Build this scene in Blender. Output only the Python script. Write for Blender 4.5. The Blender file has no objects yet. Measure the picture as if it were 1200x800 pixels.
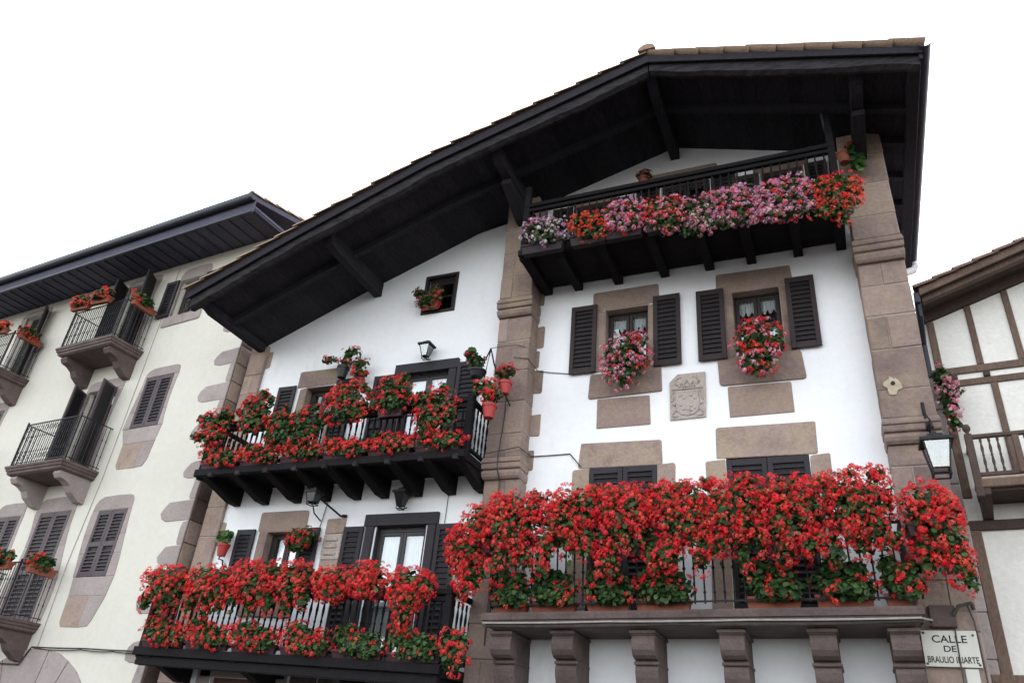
import bpy, math, random
import numpy as np
from mathutils import Vector, Matrix

scene = bpy.context.scene
COL = scene.collection
R = math.radians

# ------------------------------------------------------------------ camera
cam_d = bpy.data.cameras.new('camera'); cam = bpy.data.objects.new('camera', cam_d); COL.objects.link(cam)
cam_d.sensor_width = 36; cam_d.lens = 26.84; cam_d.clip_end = 600; cam_d.clip_start = .05
rx_, ux_, fx_ = (0.92051335, 0.38169294, 0.08346055), (0.12204612, -0.48382615, 0.86661237), (-0.37116022, 0.78754222, 0.49195258)
cam.matrix_world = Matrix(((rx_[0], ux_[0], -fx_[0], 0.0), (rx_[1], ux_[1], -fx_[1], -11.0), (rx_[2], ux_[2], -fx_[2], 1.6), (0, 0, 0, 1)))
scene.camera = cam

# ------------------------------------------------------------------ sky, sun, exposure (overcast, exposed for the shade)
SUN_EL, SUN_AZ = 58, -30          # veiled sun high behind the houses
w = bpy.data.worlds.new('World'); scene.world = w; w.use_nodes = True
nt = w.node_tree; nt.nodes.clear()
sky = nt.nodes.new('ShaderNodeTexSky'); sky.sky_type = 'NISHITA'; sky.sun_disc = False
sky.sun_elevation = R(SUN_EL); sky.sun_rotation = R(SUN_AZ); sky.dust_density = 1.0; sky.air_density = 1.2; sky.ozone_density = 1.0
hs = nt.nodes.new('ShaderNodeHueSaturation'); hs.inputs['Saturation'].default_value = 0.22
bg = nt.nodes.new('ShaderNodeBackground'); bg.inputs['Strength'].default_value = 0.15
wo = nt.nodes.new('ShaderNodeOutputWorld')
nt.links.new(sky.outputs[0], hs.inputs['Color']); nt.links.new(hs.outputs[0], bg.inputs['Color']); nt.links.new(bg.outputs[0], wo.inputs[0])
sl = bpy.data.lights.new('sun', 'SUN'); so = bpy.data.objects.new('sun', sl); COL.objects.link(so)
sl.energy = 0.7; sl.angle = R(35); sl.color = (1.0, 0.97, 0.93)
az = R(SUN_AZ); sd = Vector((math.sin(az) * math.cos(R(SUN_EL)), math.cos(az) * math.cos(R(SUN_EL)), math.sin(R(SUN_EL))))
so.rotation_euler = sd.to_track_quat('Z', 'Y').to_euler(); so.location = (0, -20, 25)
vs = scene.view_settings; vs.view_transform = 'Standard'; vs.look = 'None'; vs.gamma = 1; vs.use_curve_mapping = False
vs.exposure = 2.1

# ------------------------------------------------------------------ materials
def mat(name, c1, c2=None, scale=3.0, rough=.8, bump=.0, bscale=30.0, rnd=0.0, fine=0.0, stain=None, spec=.3, detail=6, stretch=None, c3=None):
    m = bpy.data.materials.new(name); m.use_nodes = True
    t = m.node_tree; n = t.nodes; L = t.links.new
    p = n['Principled BSDF']; p.inputs['Roughness'].default_value = rough; p.inputs['Specular IOR Level'].default_value = spec
    c2 = c2 or c1
    geo = n.new('ShaderNodeNewGeometry'); pos = geo.outputs['Position']
    if stretch:
        mp = n.new('ShaderNodeMapping'); mp.inputs['Scale'].default_value = stretch; L(pos, mp.inputs['Vector']); pos = mp.outputs[0]
    nz = n.new('ShaderNodeTexNoise'); nz.inputs['Scale'].default_value = scale; nz.inputs['Detail'].default_value = detail; nz.inputs['Roughness'].default_value = .62
    L(pos, nz.inputs['Vector'])
    rp = n.new('ShaderNodeMapRange'); rp.inputs[1].default_value = .3; rp.inputs[2].default_value = .7; L(nz.outputs[0], rp.inputs[0])
    fac = rp.outputs[0]
    if rnd > 0:
        oi = n.new('ShaderNodeObjectInfo'); mx = n.new('ShaderNodeMix'); mx.inputs[0].default_value = rnd
        L(fac, mx.inputs[2]); L(oi.outputs['Random'], mx.inputs[3]); fac = mx.outputs[0]
    mix = n.new('ShaderNodeMix'); mix.data_type = 'RGBA'; mix.inputs[6].default_value = (*c1, 1); mix.inputs[7].default_value = (*c2, 1)
    L(fac, mix.inputs[0]); col = mix.outputs[2]
    if c3:
        n4 = n.new('ShaderNodeTexNoise'); n4.inputs['Scale'].default_value = 1.7; n4.inputs['Detail'].default_value = 7; n4.inputs['Roughness'].default_value = .7; L(pos, n4.inputs['Vector'])
        r4 = n.new('ShaderNodeMapRange'); r4.inputs[1].default_value = .46; r4.inputs[2].default_value = .66; r4.inputs[4].default_value = .85; L(n4.outputs[0], r4.inputs[0])
        m4 = n.new('ShaderNodeMix'); m4.data_type = 'RGBA'; L(r4.outputs[0], m4.inputs[0]); L(col, m4.inputs[6]); m4.inputs[7].default_value = (*c3, 1); col = m4.outputs[2]
    if fine > 0:
        n2 = n.new('ShaderNodeTexNoise'); n2.inputs['Scale'].default_value = scale * 14; n2.inputs['Detail'].default_value = 4; L(pos, n2.inputs['Vector'])
        r2 = n.new('ShaderNodeMapRange'); r2.inputs[1].default_value = .3; r2.inputs[2].default_value = .7; r2.inputs[3].default_value = 1 - fine; r2.inputs[4].default_value = 1 + fine; L(n2.outputs[0], r2.inputs[0])
        mm = n.new('ShaderNodeMix'); mm.data_type = 'RGBA'; mm.blend_type = 'MULTIPLY'; mm.inputs[0].default_value = 1; L(col, mm.inputs[6]); L(r2.outputs[0], mm.inputs[7]); col = mm.outputs[2]
    if stain:
        n3 = n.new('ShaderNodeTexNoise'); n3.inputs['Scale'].default_value = stain[1]; n3.inputs['Detail'].default_value = 8; n3.inputs['Roughness'].default_value = .7
        mp3 = n.new('ShaderNodeMapping'); mp3.inputs['Scale'].default_value = (1, 1, stain[3] if len(stain) > 3 else .35); L(geo.outputs['Position'], mp3.inputs['Vector']); L(mp3.outputs[0], n3.inputs['Vector'])
        r3 = n.new('ShaderNodeMapRange'); r3.inputs[1].default_value = stain[2]; r3.inputs[2].default_value = stain[2] + .22; r3.inputs[4].default_value = .8; L(n3.outputs[0], r3.inputs[0])
        m3 = n.new('ShaderNodeMix'); m3.data_type = 'RGBA'; L(r3.outputs[0], m3.inputs[0]); L(col, m3.inputs[6]); m3.inputs[7].default_value = (*stain[0], 1); col = m3.outputs[2]
    L(col, p.inputs['Base Color'])
    if bump > 0:
        nb = n.new('ShaderNodeTexNoise'); nb.inputs['Scale'].default_value = bscale; nb.inputs['Detail'].default_value = 5; L(pos, nb.inputs['Vector'])
        b = n.new('ShaderNodeBump'); b.inputs['Strength'].default_value = bump; b.inputs['Distance'].default_value = .02; L(nb.outputs[0], b.inputs['Height']); L(b.outputs[0], p.inputs['Normal'])
    return m

def attr_mat(name, rough=.55, spec=.25, trans=.25):
    m = bpy.data.materials.new(name); m.use_nodes = True; t = m.node_tree; n = t.nodes; L = t.links.new
    p = n['Principled BSDF']; p.inputs['Roughness'].default_value = rough; p.inputs['Specular IOR Level'].default_value = spec
    a = n.new('ShaderNodeAttribute'); a.attribute_name = 'Col'; L(a.outputs['Color'], p.inputs['Base Color'])
    tr = n.new('ShaderNodeBsdfTranslucent'); L(a.outputs['Color'], tr.inputs['Color'])
    mx = n.new('ShaderNodeMixShader'); mx.inputs[0].default_value = trans; L(p.outputs[0], mx.inputs[1]); L(tr.outputs[0], mx.inputs[2])
    L(mx.outputs[0], n['Material Output'].inputs[0]); return m

def glass_mat(name, tint=(.92, .93, .93), refl=.08):
    m = bpy.data.materials.new(name); m.use_nodes = True; t = m.node_tree; n = t.nodes; L = t.links.new
    n.remove(n['Principled BSDF'])
    g = n.new('ShaderNodeBsdfGlossy'); g.inputs['Roughness'].default_value = .03; g.inputs['Color'].default_value = (.9, .93, .95, 1)
    tr = n.new('ShaderNodeBsdfTransparent'); tr.inputs['Color'].default_value = (*tint, 1)
    lw = n.new('ShaderNodeFresnel'); lw.inputs['IOR'].default_value = 1.5
    ad = n.new('ShaderNodeMath'); ad.operation = 'ADD'; ad.inputs[1].default_value = refl; L(lw.outputs[0], ad.inputs[0])
    mx = n.new('ShaderNodeMixShader'); L(ad.outputs[0], mx.inputs[0]); L(tr.outputs[0], mx.inputs[1]); L(g.outputs[0], mx.inputs[2])
    L(mx.outputs[0], n['Material Output'].inputs[0]); return m

M = dict(
 stucco=mat('white_stucco', (.79, .80, .82), (.845, .855, .87), .6, .9, .3, 7, fine=.02, stain=((.60, .595, .57), 1.3, .57)),
 cream=mat('cream_stucco', (.60, .578, .50), (.65, .63, .56), .5, .9, .3, 9, fine=.025, stain=((.50, .47, .41), .9, .58)),
 panel=mat('off_white_plaster', (.68, .665, .62), (.76, .745, .70), 1.2, .9, .35, 20, fine=.05, stain=((.42, .40, .35), 2.2, .6, .8)),
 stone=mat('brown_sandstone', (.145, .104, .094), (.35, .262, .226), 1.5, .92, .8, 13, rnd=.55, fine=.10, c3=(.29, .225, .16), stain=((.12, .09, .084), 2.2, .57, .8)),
 stone_pale=mat('pale_sandstone', (.23, .17, .15), (.40, .305, .26), 1.8, .92, .7, 15, rnd=.4, fine=.10, c3=(.37, .30, .205), stain=((.19, .125, .115), 2.6, .53, .9)),
 stone_mauve=mat('mauve_stone', (.27, .225, .215), (.40, .35, .33), 1.8, .92, .6, 15, rnd=.45, fine=.08, stain=((.19, .155, .14), 2.2, .56, .9)),
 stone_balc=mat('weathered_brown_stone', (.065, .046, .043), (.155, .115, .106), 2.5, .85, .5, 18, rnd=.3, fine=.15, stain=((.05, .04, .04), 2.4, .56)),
 stone_arms=mat('carved_pale_stone', (.36, .30, .265), (.50, .43, .385), 6, .9, .7, 40, fine=.2, stain=((.15, .12, .105), 6, .52, 1)),
 mortar=mat('lime_mortar', (.24, .20, .165), (.40, .345, .29), 4, .95, .4, 40, fine=.12),
 lime=mat('pale_mortar_patch', (.36, .30, .22), (.48, .41, .31), 9, .95, .5, 40, fine=.1),
 darkstone=mat('dark_brown_stone', (.07, .048, .042), (.17, .125, .105), 1.6, .95, .4, 15, fine=.15),  # dark brown stone for the cream house's side wall
 weathered=mat('weathered_black_timber', (.010, .009, .012), (.050, .046, .048), 5, .9, .5, 24, rnd=.2, fine=.3, spec=.1, stretch=(1, 1, 4)),
 eave=mat('black_stained_timber', (.019, .0175, .022), (.036, .033, .039), 2, .85, .35, 30, rnd=.5, fine=.2, spec=.12, stretch=(1, .3, 1)),
 eave_blue=mat('blue_black_timber', (.065, .064, .092), (.095, .093, .125), 2, .8, .3, 30, rnd=.4, fine=.15, spec=.15),
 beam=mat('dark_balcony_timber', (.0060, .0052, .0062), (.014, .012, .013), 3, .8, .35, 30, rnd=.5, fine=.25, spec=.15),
 shutter=mat('dark_brown_paint', (.028, .0195, .0205), (.043, .031, .032), 3, .6, .15, 40, rnd=.4, fine=.12, spec=.2),
 shutter_grey=mat('charcoal_violet_paint', (.024, .0215, .026), (.038, .034, .040), 3, .6, .12, 40, rnd=.4, fine=.1, spec=.2),
 shutter_left=mat('faded_brown_paint', (.075, .060, .066), (.115, .095, .10), 3, .6, .12, 40, rnd=.5, fine=.12, spec=.2),
 iron=mat('black_iron', (.008, .0075, .009), (.018, .016, .018), 12, .6, .1, 60, fine=.2, spec=.3),
 gutter=mat('dark_zinc', (.018, .020, .030), (.034, .036, .05), 3, .45, .05, 40, spec=.35),
 timber=mat('brown_frame_timber', (.085, .055, .043), (.165, .112, .085), 3, .8, .4, 26, rnd=.4, fine=.22, stretch=(1, 1, .35)),
 timber_dk=mat('dark_red_brown_timber', (.042, .027, .023), (.085, .056, .046), 3, .75, .3, 26, rnd=.5, fine=.2),
 tile=mat('clay_roof_tile', (.17, .115, .080), (.32, .225, .155), 5, .9, .5, 30, rnd=.6, fine=.25, stain=((.15, .14, .12), 3.2, .52, 1)),
 tile_dk=mat('aged_roof_tile', (.105, .060, .052), (.20, .125, .10), 5, .9, .4, 30, rnd=.6, fine=.2, stain=((.10, .095, .085), 3, .52, 1)),
 terracotta=mat('terracotta', (.20, .060, .038), (.30, .10, .062), 5, .75, .2, 40, rnd=.6, fine=.1),
 redpot=mat('red_plastic_pot', (.32, .030, .030), (.40, .045, .040), 5, .45, rnd=.5),
 blackpot=mat('black_plastic_pot', (.014, .014, .018), (.022, .022, .026), 5, .45),
 trough=mat('dark_wood_trough', (.016, .011, .014), (.030, .021, .024), 4, .7, .2, 30, rnd=.5, fine=.2),
 purple=mat('dark_plum_trough', (.035, .012, .020), (.055, .02, .03), 4, .55, rnd=.5),
 soil=mat('soil', (.02, .014, .01), (.04, .028, .02), 20, .95),
 stem=mat('green_stem', (.05, .085, .025), (.09, .12, .04), 10, .7),
 frame_w=mat('dark_window_frame', (.020, .017, .017), (.035, .028, .026), 4, .5),
 frame_g=mat('grey_brown_door_frame', (.040, .036, .040), (.060, .055, .058), 4, .5),
 curtain=mat('white_lace', (.74, .76, .77), (.80, .82, .83), 8, .9, .2, 60),
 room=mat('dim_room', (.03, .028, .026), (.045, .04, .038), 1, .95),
 wood_door=mat('red_brown_wood', (.085, .038, .028), (.13, .06, .045), 3, .6, .2, 25, stretch=(6, 1, .5)),
 enamel=mat('white_enamel', (.50, .49, .43), (.57, .56, .51), 6, .4, stain=((.40, .30, .18), 7, .64, 1), spec=.5),
 ink=mat('black_lettering_and_shade', (.010, .009, .011), None, 5, .6),
 pipe=mat('white_plastic_pipe', (.62, .63, .64), (.72, .72, .73), 5, .4),
 cable=mat('dark_cable', (.03, .027, .025), (.07, .065, .06), 8, .6),
 cable_w=mat('pale_cable', (.30, .28, .26), (.42, .40, .37), 8, .6),
 asphalt=mat('grey_setts', (.04, .038, .036), (.07, .066, .062), 3, .85, .4, 12, fine=.15),
 glass=glass_mat('window_glass'), lglass=glass_mat('lantern_glass', (.75, .78, .8), .12), lglass_dk=glass_mat('dark_lantern_glass', (.10, .10, .10), .0),  # lglass_dk: same glass with a dark tint and no extra reflection
 petal=attr_mat('geranium_petal', .5, .25, .26), leaf=attr_mat('geranium_leaf', .5, .3, .25),
)

# ------------------------------------------------------------------ mesh helpers
class MB:
    def __init__(s): s.v = []; s.f = []
    def add(s, vs, fs):
        b = len(s.v); s.v += [tuple(p) for p in vs]; s.f += [tuple(b + i for i in f) for f in fs]; return s
    def box(s, x0, x1, y0, y1, z0, z1, ch=0.0, jit=0.0, rng=None):
        x0, x1 = min(x0, x1), max(x0, x1); y0, y1 = min(y0, y1), max(y0, y1); z0, z1 = min(z0, z1), max(z0, z1)
        j = (lambda: rng.uniform(-jit, jit)) if jit and rng else (lambda: 0.0)
        if ch <= 0:
            vs = [(x, y, z) for x in (x0, x1) for y in (y0, y1) for z in (z0, z1)]
            return s.add(vs, [(0, 1, 3, 2), (4, 6, 7, 5), (0, 4, 5, 1), (2, 3, 7, 6), (0, 2, 6, 4), (1, 5, 7, 3)])
        ch = min(ch, (x1 - x0) * .45, (y1 - y0) * .45, (z1 - z0) * .45)
        X, Y, Z = (x0, x1), (y0, y1), (z0, z1); vs = []; idx = {}
        for a in (0, 1):
            for b in (0, 1):
                for c in (0, 1):
                    sx, sy, sz = (1, -1)[a], (1, -1)[b], (1, -1)[c]; jx, jy, jz = j(), j() * .4, j()
                    for k in range(3):
                        q = [X[a] + sx * ch + jx, Y[b] + sy * ch + jy, Z[c] + sz * ch + jz]
                        q[k] -= (sx, sy, sz)[k] * ch; idx[a, b, c, k] = len(vs); vs.append(tuple(q))
        I = lambda a, b, c, k: idx[a, b, c, k]
        fs = []
        for a in (0, 1):
            fs += [(I(a, 0, 0, 0), I(a, 0, 1, 0), I(a, 1, 1, 0), I(a, 1, 0, 0)), (I(0, a, 0, 1), I(0, a, 1, 1), I(1, a, 1, 1), I(1, a, 0, 1)), (I(0, 0, a, 2), I(0, 1, a, 2), I(1, 1, a, 2), I(1, 0, a, 2))]
            for b in (0, 1):
                fs += [(I(a, b, 0, 0), I(a, b, 1, 0), I(a, b, 1, 1), I(a, b, 0, 1)), (I(a, 0, b, 0), I(a, 1, b, 0), I(a, 1, b, 2), I(a, 0, b, 2)), (I(0, a, b, 1), I(1, a, b, 1), I(1, a, b, 2), I(0, a, b, 2))]
                for c in (0, 1): fs.append((I(a, b, c, 0), I(a, b, c, 1), I(a, b, c, 2)))
        return s.add(vs, fs)
    def prism(s, poly, axis, a, b):
        def P(p, t): return {'x': (t, p[0], p[1]), 'y': (p[0], t, p[1]), 'z': (p[0], p[1], t)}[axis]
        n = len(poly); vs = [P(p, a) for p in poly] + [P(p, b) for p in poly]
        return s.add(vs, [tuple(range(n)), tuple(range(2 * n - 1, n - 1, -1))] + [(i, (i + 1) % n, n + (i + 1) % n, n + i) for i in range(n)])
    def loft(s, rings, cap=True):
        n = len(rings[0]); vs = [p for r in rings for p in r]; fs = []
        for k in range(len(rings) - 1):
            for i in range(n): fs.append((k * n + i, k * n + (i + 1) % n, (k + 1) * n + (i + 1) % n, (k + 1) * n + i))
        if cap: fs += [tuple(range(n)), tuple(range(len(vs) - 1, len(vs) - n - 1, -1))]
        return s.add(vs, fs)
    def rects(s, prof, x0, x1, y0, y1, sides=1.0):
        # prof: (z, projection); front y0, back y1 fixed
        return s.loft([[(x0 - p * sides, y0 - p, z), (x1 + p * sides, y0 - p, z), (x1 + p * sides, y1, z), (x0 - p * sides, y1, z)] for z, p in prof])
    def lathe(s, prof, n=10, c=(0, 0, 0)):
        return s.loft([[(c[0] + r * math.cos(2 * math.pi * i / n), c[1] + r * math.sin(2 * math.pi * i / n), c[2] + z) for i in range(n)] for r, z in prof])
    def tube(s, pts, r, n=6):
        pts = [Vector(p) for p in pts]; rings = []; up = Vector((.13, .21, 1)).normalized()
        for i, p in enumerate(pts):
            d = (pts[min(i + 1, len(pts) - 1)] - pts[max(i - 1, 0)]).normalized()
            u = d.cross(up); u = u.normalized() if u.length > 1e-4 else Vector((1, 0, 0)); v = d.cross(u)
            rr = r[i] if isinstance(r, (list, tuple)) else r
            rings.append([tuple(p + rr * (math.cos(2 * math.pi * k / n) * u + math.sin(2 * math.pi * k / n) * v)) for k in range(n)])
        return s.loft(rings)

ORG = {}
def org(o): return ORG[o.name] if o is not None else Vector((0, 0, 0))

def ob(name, mb, m, parent=None, origin=None, smooth=False, kind=None, rot=None, label=None):
    vs = np.array(mb.v, dtype=float)
    c = Vector(origin) if origin is not None else Vector(((vs.min(0) + vs.max(0)) / 2))
    me = bpy.data.meshes.new(name); me.from_pydata([tuple(p) for p in (vs - np.array(c))], [], mb.f)
    import bmesh
    bm = bmesh.new(); bm.from_mesh(me); bmesh.ops.recalc_face_normals(bm, faces=bm.faces); bm.to_mesh(me); bm.free()
    if smooth:
        me.polygons.foreach_set('use_smooth', [True] * len(me.polygons)); me.set_sharp_from_angle(angle=R(38))
    me.materials.append(M[m] if isinstance(m, str) else m)
    o = bpy.data.objects.new(name, me); COL.objects.link(o)
    o.parent = parent; o.location = c - org(parent); ORG[o.name] = c
    if rot: o.rotation_euler = rot
    if kind: o['kind'] = kind
    if label: o['label'] = label
    return o

def inst(src, c, parent, rot=None):
    o = src.copy(); COL.objects.link(o); o.parent = parent; c = Vector(c); o.location = c - org(parent); ORG[o.name] = c
    if rot is not None: o.rotation_euler = rot
    return o

def thing(name, label, cat, loc=(0, 0, 0), rotz=0, group=None, local=False):
    o = bpy.data.objects.new(name, None); COL.objects.link(o); o.location = loc; o.rotation_euler = (0, 0, rotz); o.empty_display_size = .1
    o['label'] = label; o['category'] = cat
    if group: o['group'] = group
    ORG[o.name] = Vector((0, 0, 0)) if local else Vector(loc)
    return o

def tag(o, label, cat, group=None):
    o['label'] = label; o['category'] = cat
    if group: o['group'] = group
    return o

# ------------------------------------------------------------------ building helpers (frame: x along the front, y into the house, z up)
def wall(parent, x0, x1, z0, ztop, holes, m, y=0.0, depth=.30, extra=()):
    mb = MB(); xs = sorted({x0, x1, *extra, *[h[0] for h in holes], *[h[1] for h in holes]}); zs = sorted({z0, *[h[2] for h in holes], *[h[3] for h in holes]})
    inh = lambda x, z: any(h[0] < x < h[1] and h[2] < z < h[3] for h in holes)
    for a, b in zip(xs, xs[1:]):
        for c, d in zip(zs, zs[1:]):
            if not inh((a + b) / 2, (c + d) / 2): mb.add([(a, y, c), (b, y, c), (b, y, d), (a, y, d)], [(0, 1, 2, 3)])
        c = zs[-1]; ta, tb = ztop(a), ztop(b)
        mb.add([(a, y, c), (b, y, c), (b, y, tb), (a, y, ta)], [(0, 1, 2, 3)])
    for (a, b, c, d) in holes:
        q = y + depth
        mb.add([(a, y, c), (b, y, c), (b, y, d), (a, y, d), (a, q, c), (b, q, c), (b, q, d), (a, q, d)], [(0, 4, 5, 1), (1, 5, 6, 2), (2, 6, 7, 3), (3, 7, 4, 0)])
    # ends
    for xx in (x0, x1): mb.add([(xx, y, z0), (xx, y + depth, z0), (xx, y + depth, ztop(xx)), (xx, y, ztop(xx))], [(0, 1, 2, 3)])
    me = bpy.data.meshes.new('wall'); 
    import bmesh
    me.from_pydata(mb.v, [], mb.f); bm = bmesh.new(); bm.from_mesh(me); bmesh.ops.remove_doubles(bm, verts=bm.verts, dist=1e-5); bmesh.ops.recalc_face_normals(bm, faces=bm.faces); bm.to_mesh(me); bm.free()
    me.materials.append(M[m]); o = bpy.data.objects.new('wall', me); COL.objects.link(o); o.parent = parent; ORG[o.name] = Vector((0, 0, 0)); return o

def slab_poly(x0, x1, z0, z1, rng, jit, rad):
    # irregular rounded block outline
    w, h = x1 - x0, z1 - z0; pts = []
    corners = [(x0, z0, 1, 1), (x1, z0, -1, 1), (x1, z1, -1, -1), (x0, z1, 1, -1)]
    for k, (cx, cz, sx, sz) in enumerate(corners):
        r = min(rad * rng.uniform(.5, 1.4), w * .4, h * .4); jx, jz = rng.uniform(-jit, jit), rng.uniform(-jit, jit)
        a = (cx + sx * r + jx, cz + jz); b = (cx + jx, cz + sz * r + jz); m = (cx + sx * r * .3 + jx, cz + sz * r * .3 + jz)
        seq = [b, m, a] if k in (0, 2) else [a, m, b]
        pts += seq
    return pts

def stone_patch(parent, x0, x1, z0, z1, m='stone', y=0.0, proud=.012, jit=.015, rad=.05, seed=0, name='stone_block', label=None):
    rng = random.Random(hash((round(x0, 2), round(z0, 2), seed)) & 0xffff)
    poly = slab_poly(x0, x1, z0, z1, rng, jit, rad); cx = (x0 + x1) / 2; cz = (z0 + z1) / 2
    e = .010
    inner = [(px + (e if px < cx else -e), pz + (e if pz < cz else -e)) for px, pz in poly]
    mb = MB(); mb.loft([[(p[0], y + .06, p[1]) for p in poly], [(p[0], y - proud + .008, p[1]) for p in poly], [(p[0], y - proud, p[1]) for p in inner]])
    return ob(name, mb, m, parent, label=label)

SLAT = {}
def shutter(parent, x0, x1, z0, z1, y=-.02, m='shutter', n=14, split=None, hinge=None, ang=0.0, th=.038, label=None):
    st = .075; mb = MB(); zs = [z0, z1] if split is None else [z0, split, z1]
    mb.box(x0, x0 + st, y - th, y, z0, z1, .004); mb.box(x1 - st, x1, y - th, y, z0, z1, .004)
    for i, z in enumerate(zs):
        hh = .10
        a, b = (z, z + hh) if i == 0 else ((z - hh, z) if i == len(zs) - 1 else (z - hh / 2, z + hh / 2))
        mb.box(x0 + st - .002, x1 - st + .002, y - th + .002, y - .002, a, b, .004)
    org_ = ((x0 if hinge == 'l' else x1 if hinge == 'r' else (x0 + x1) / 2), y, (z0 + z1) / 2)
    o = ob('shutter', mb, m, parent, origin=org_, rot=(0, 0, ang) if ang else None, label=label)
    bk = MB(); bk.box(x0 + st - .01, x1 - st + .01, y - .006, y - .001, z0 + .05, z1 - .05); ob('gap_shade_panel', bk, 'ink', o)  # black sheet added behind the slats, shade of the gaps put into its colour
    per = (z1 - z0) / n; wdt = round(x1 - x0 - 2 * st + .01, 3); key = (wdt, round(per, 3), m)
    if key not in SLAT:
        sb = MB(); h = per * .46; t = .014
        sb.add([(sx * wdt / 2, yy, zz) for sx in (-1, 1) for yy, zz in ((-.016, -h / 2), (-.016, -h / 2 + t), (.014, h / 2), (.014, h / 2 - t))], [(0, 1, 2, 3), (4, 7, 6, 5), (0, 4, 5, 1), (1, 5, 6, 2), (2, 6, 7, 3), (3, 7, 4, 0)])
        s = ob('slat', sb, m, o, origin=(0, 0, 0)); SLAT[key] = s; first = True
    else: s = SLAT[key]; first = False
    for a, b in zip(zs, zs[1:]):
        lo, hi = a + .11, b - .11; k = max(1, int(round((hi - lo) / per))); 
        for i in range(k):
            c = ((x0 + x1) / 2, y - th / 2, lo + (i + .5) * (hi - lo) / k)
            if first: s.parent = o; s.location = Vector(c) - org(o); ORG[s.name] = Vector(c); first = False
            else: inst(s, c, o)
    return o

def bars(mb, x0, x1, y0, y1, z0, z1, t):
    mb.box(x0, x0 + t, y0, y1, z0, z1, .004); mb.box(x1 - t, x1, y0, y1, z0, z1, .004)
    mb.box(x0 + t, x1 - t, y0, y1, z0, z0 + t, .004); mb.box(x0 + t, x1 - t, y0, y1, z1 - t, z1, .004)

def window(parent, x0, x1, z0, z1, y=.16, m='frame_w', leaves=2, rows=(.5,), fr=.05, curtain='full', name='window', cseed=0):
    mb = MB(); bars(mb, x0, x1, y, y + .06, z0, z1, fr)
    wo = ob(name, mb, m, parent); lw = (x1 - x0 - 2 * fr) / leaves; rng = random.Random(cseed)
    for k in range(leaves):
        a = x0 + fr + k * lw; b = a + lw; s = MB(); bars(s, a + .003, b - .003, y + .008, y + .05, z0 + fr + .002, z1 - fr - .002, .055)
        za, zb = z0 + fr + .055, z1 - fr - .055; cuts = [za] + [za + (zb - za) * r for r in rows] + [zb]
        for c in cuts[1:-1]: s.box(a + .05, b - .05, y + .012, y + .046, c - .014, c + .014)
        ob('sash', s, m, wo)
        for c, d in zip(cuts, cuts[1:]):
            g = MB(); g.box(a + .055, b - .055, y + .026, y + .032, c + .012, d - .012); ob('pane', g, 'glass', wo)
        if curtain:
            cb = MB(); ca, cbx = a + .05, b - .05; nx = 14; yy = y + .085
            if curtain == 'full': top, bot = (lambda t: zb), (lambda t: za)
            elif curtain == 'half': top, bot = (lambda t: za + (zb - za) * .52), (lambda t: za)
            else: top, bot = (lambda t: zb), (lambda t: zb - .16 - .10 * abs(math.sin(t * math.pi * 2.5)))
            pv = []
            for i in range(nx + 1):
                t = i / nx; xx = ca + t * (cbx - ca); dy = .014 * math.sin(t * 26 + k); pv += [(xx, yy + dy, bot(t)), (xx, yy + dy, top(t))]
            cb.add(pv, [(2 * i, 2 * i + 2, 2 * i + 3, 2 * i + 1) for i in range(nx)]); ob('curtain', cb, 'curtain', wo)
            if curtain == 'valance':
                c2 = MB(); pv = []
                for i in range(nx + 1):
                    t = i / nx; xx = ca + t * (cbx - ca); dy = .014 * math.sin(t * 26 + k); pv += [(xx, yy + dy, za), (xx, yy + dy, za + (zb - za) * .46)]
                c2.add(pv, [(2 * i, 2 * i + 2, 2 * i + 3, 2 * i + 1) for i in range(nx)]); ob('curtain', c2, 'curtain', wo)
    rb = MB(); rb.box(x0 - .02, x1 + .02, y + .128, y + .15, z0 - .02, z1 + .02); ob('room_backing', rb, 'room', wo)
    return wo

def pier(parent, x0, x1, segs, yb=.1, m='stone', seed=1, mold=()):
    rng = random.Random(seed); core = MB()
    for (z0, z1, yf) in segs: core.box(x0 + .012, x1 - .012, yf + .014, yb, z0, z1)
    p = ob('pier', core, 'mortar', parent)
    for (z0, z1, yf) in segs:
        z = z0
        while z < z1 - .02:
            h = min(rng.uniform(.38, .66), z1 - z)
            if z1 - z - h < .22: h = z1 - z
            cuts = [x0, x1] if rng.random() < .6 else [x0, x0 + (x1 - x0) * rng.uniform(.32, .68), x1]
            for a, b in zip(cuts, cuts[1:]):
                mb = MB(); d = rng.uniform(-.008, .006); mb.box(a + .005, b - .005, yf + d, yb - .02, z + .007, z + h - .007, .012, .007, rng); ob('stone_block', mb, m, p)
            z += h
    for (z0, z1, yf) in mold:
        h = z1 - z0; mb = MB()
        mb.rects([(z0, 0), (z0 + .03 * h, .012), (z0 + .10 * h, .035), (z0 + .24 * h, .05), (z0 + .36 * h, .042), (z0 + .40 * h, .008), (z0 + .43 * h, .012), (z0 + .46 * h, .052), (z0 + .52 * h, .062), (z0 + .68 * h, .066), (z0 + .71 * h, .05), (z0 + .74 * h, .074), (z0 + .82 * h, .078), (z0 + .85 * h, .06), (z0 + h, .045)], x0, x1, yf, yb - .03, .35)
        ob('moulding', mb, m, p)
    return p

BAL = {}
def balusters(parent, key, mb_fn, m, pts, rotz=0, smooth=True):
    for c in pts:
        if key not in BAL: BAL[key] = ob('baluster', mb_fn(), m, parent, origin=(0, 0, 0), smooth=smooth); s = BAL[key]; s.parent = parent; s.location = Vector(c) - org(parent); ORG[s.name] = Vector(c)
        else: inst(BAL[key], c, parent)

def frange(a, b, n): return [a + (b - a) * i / (n - 1) for i in range(n)]

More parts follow.
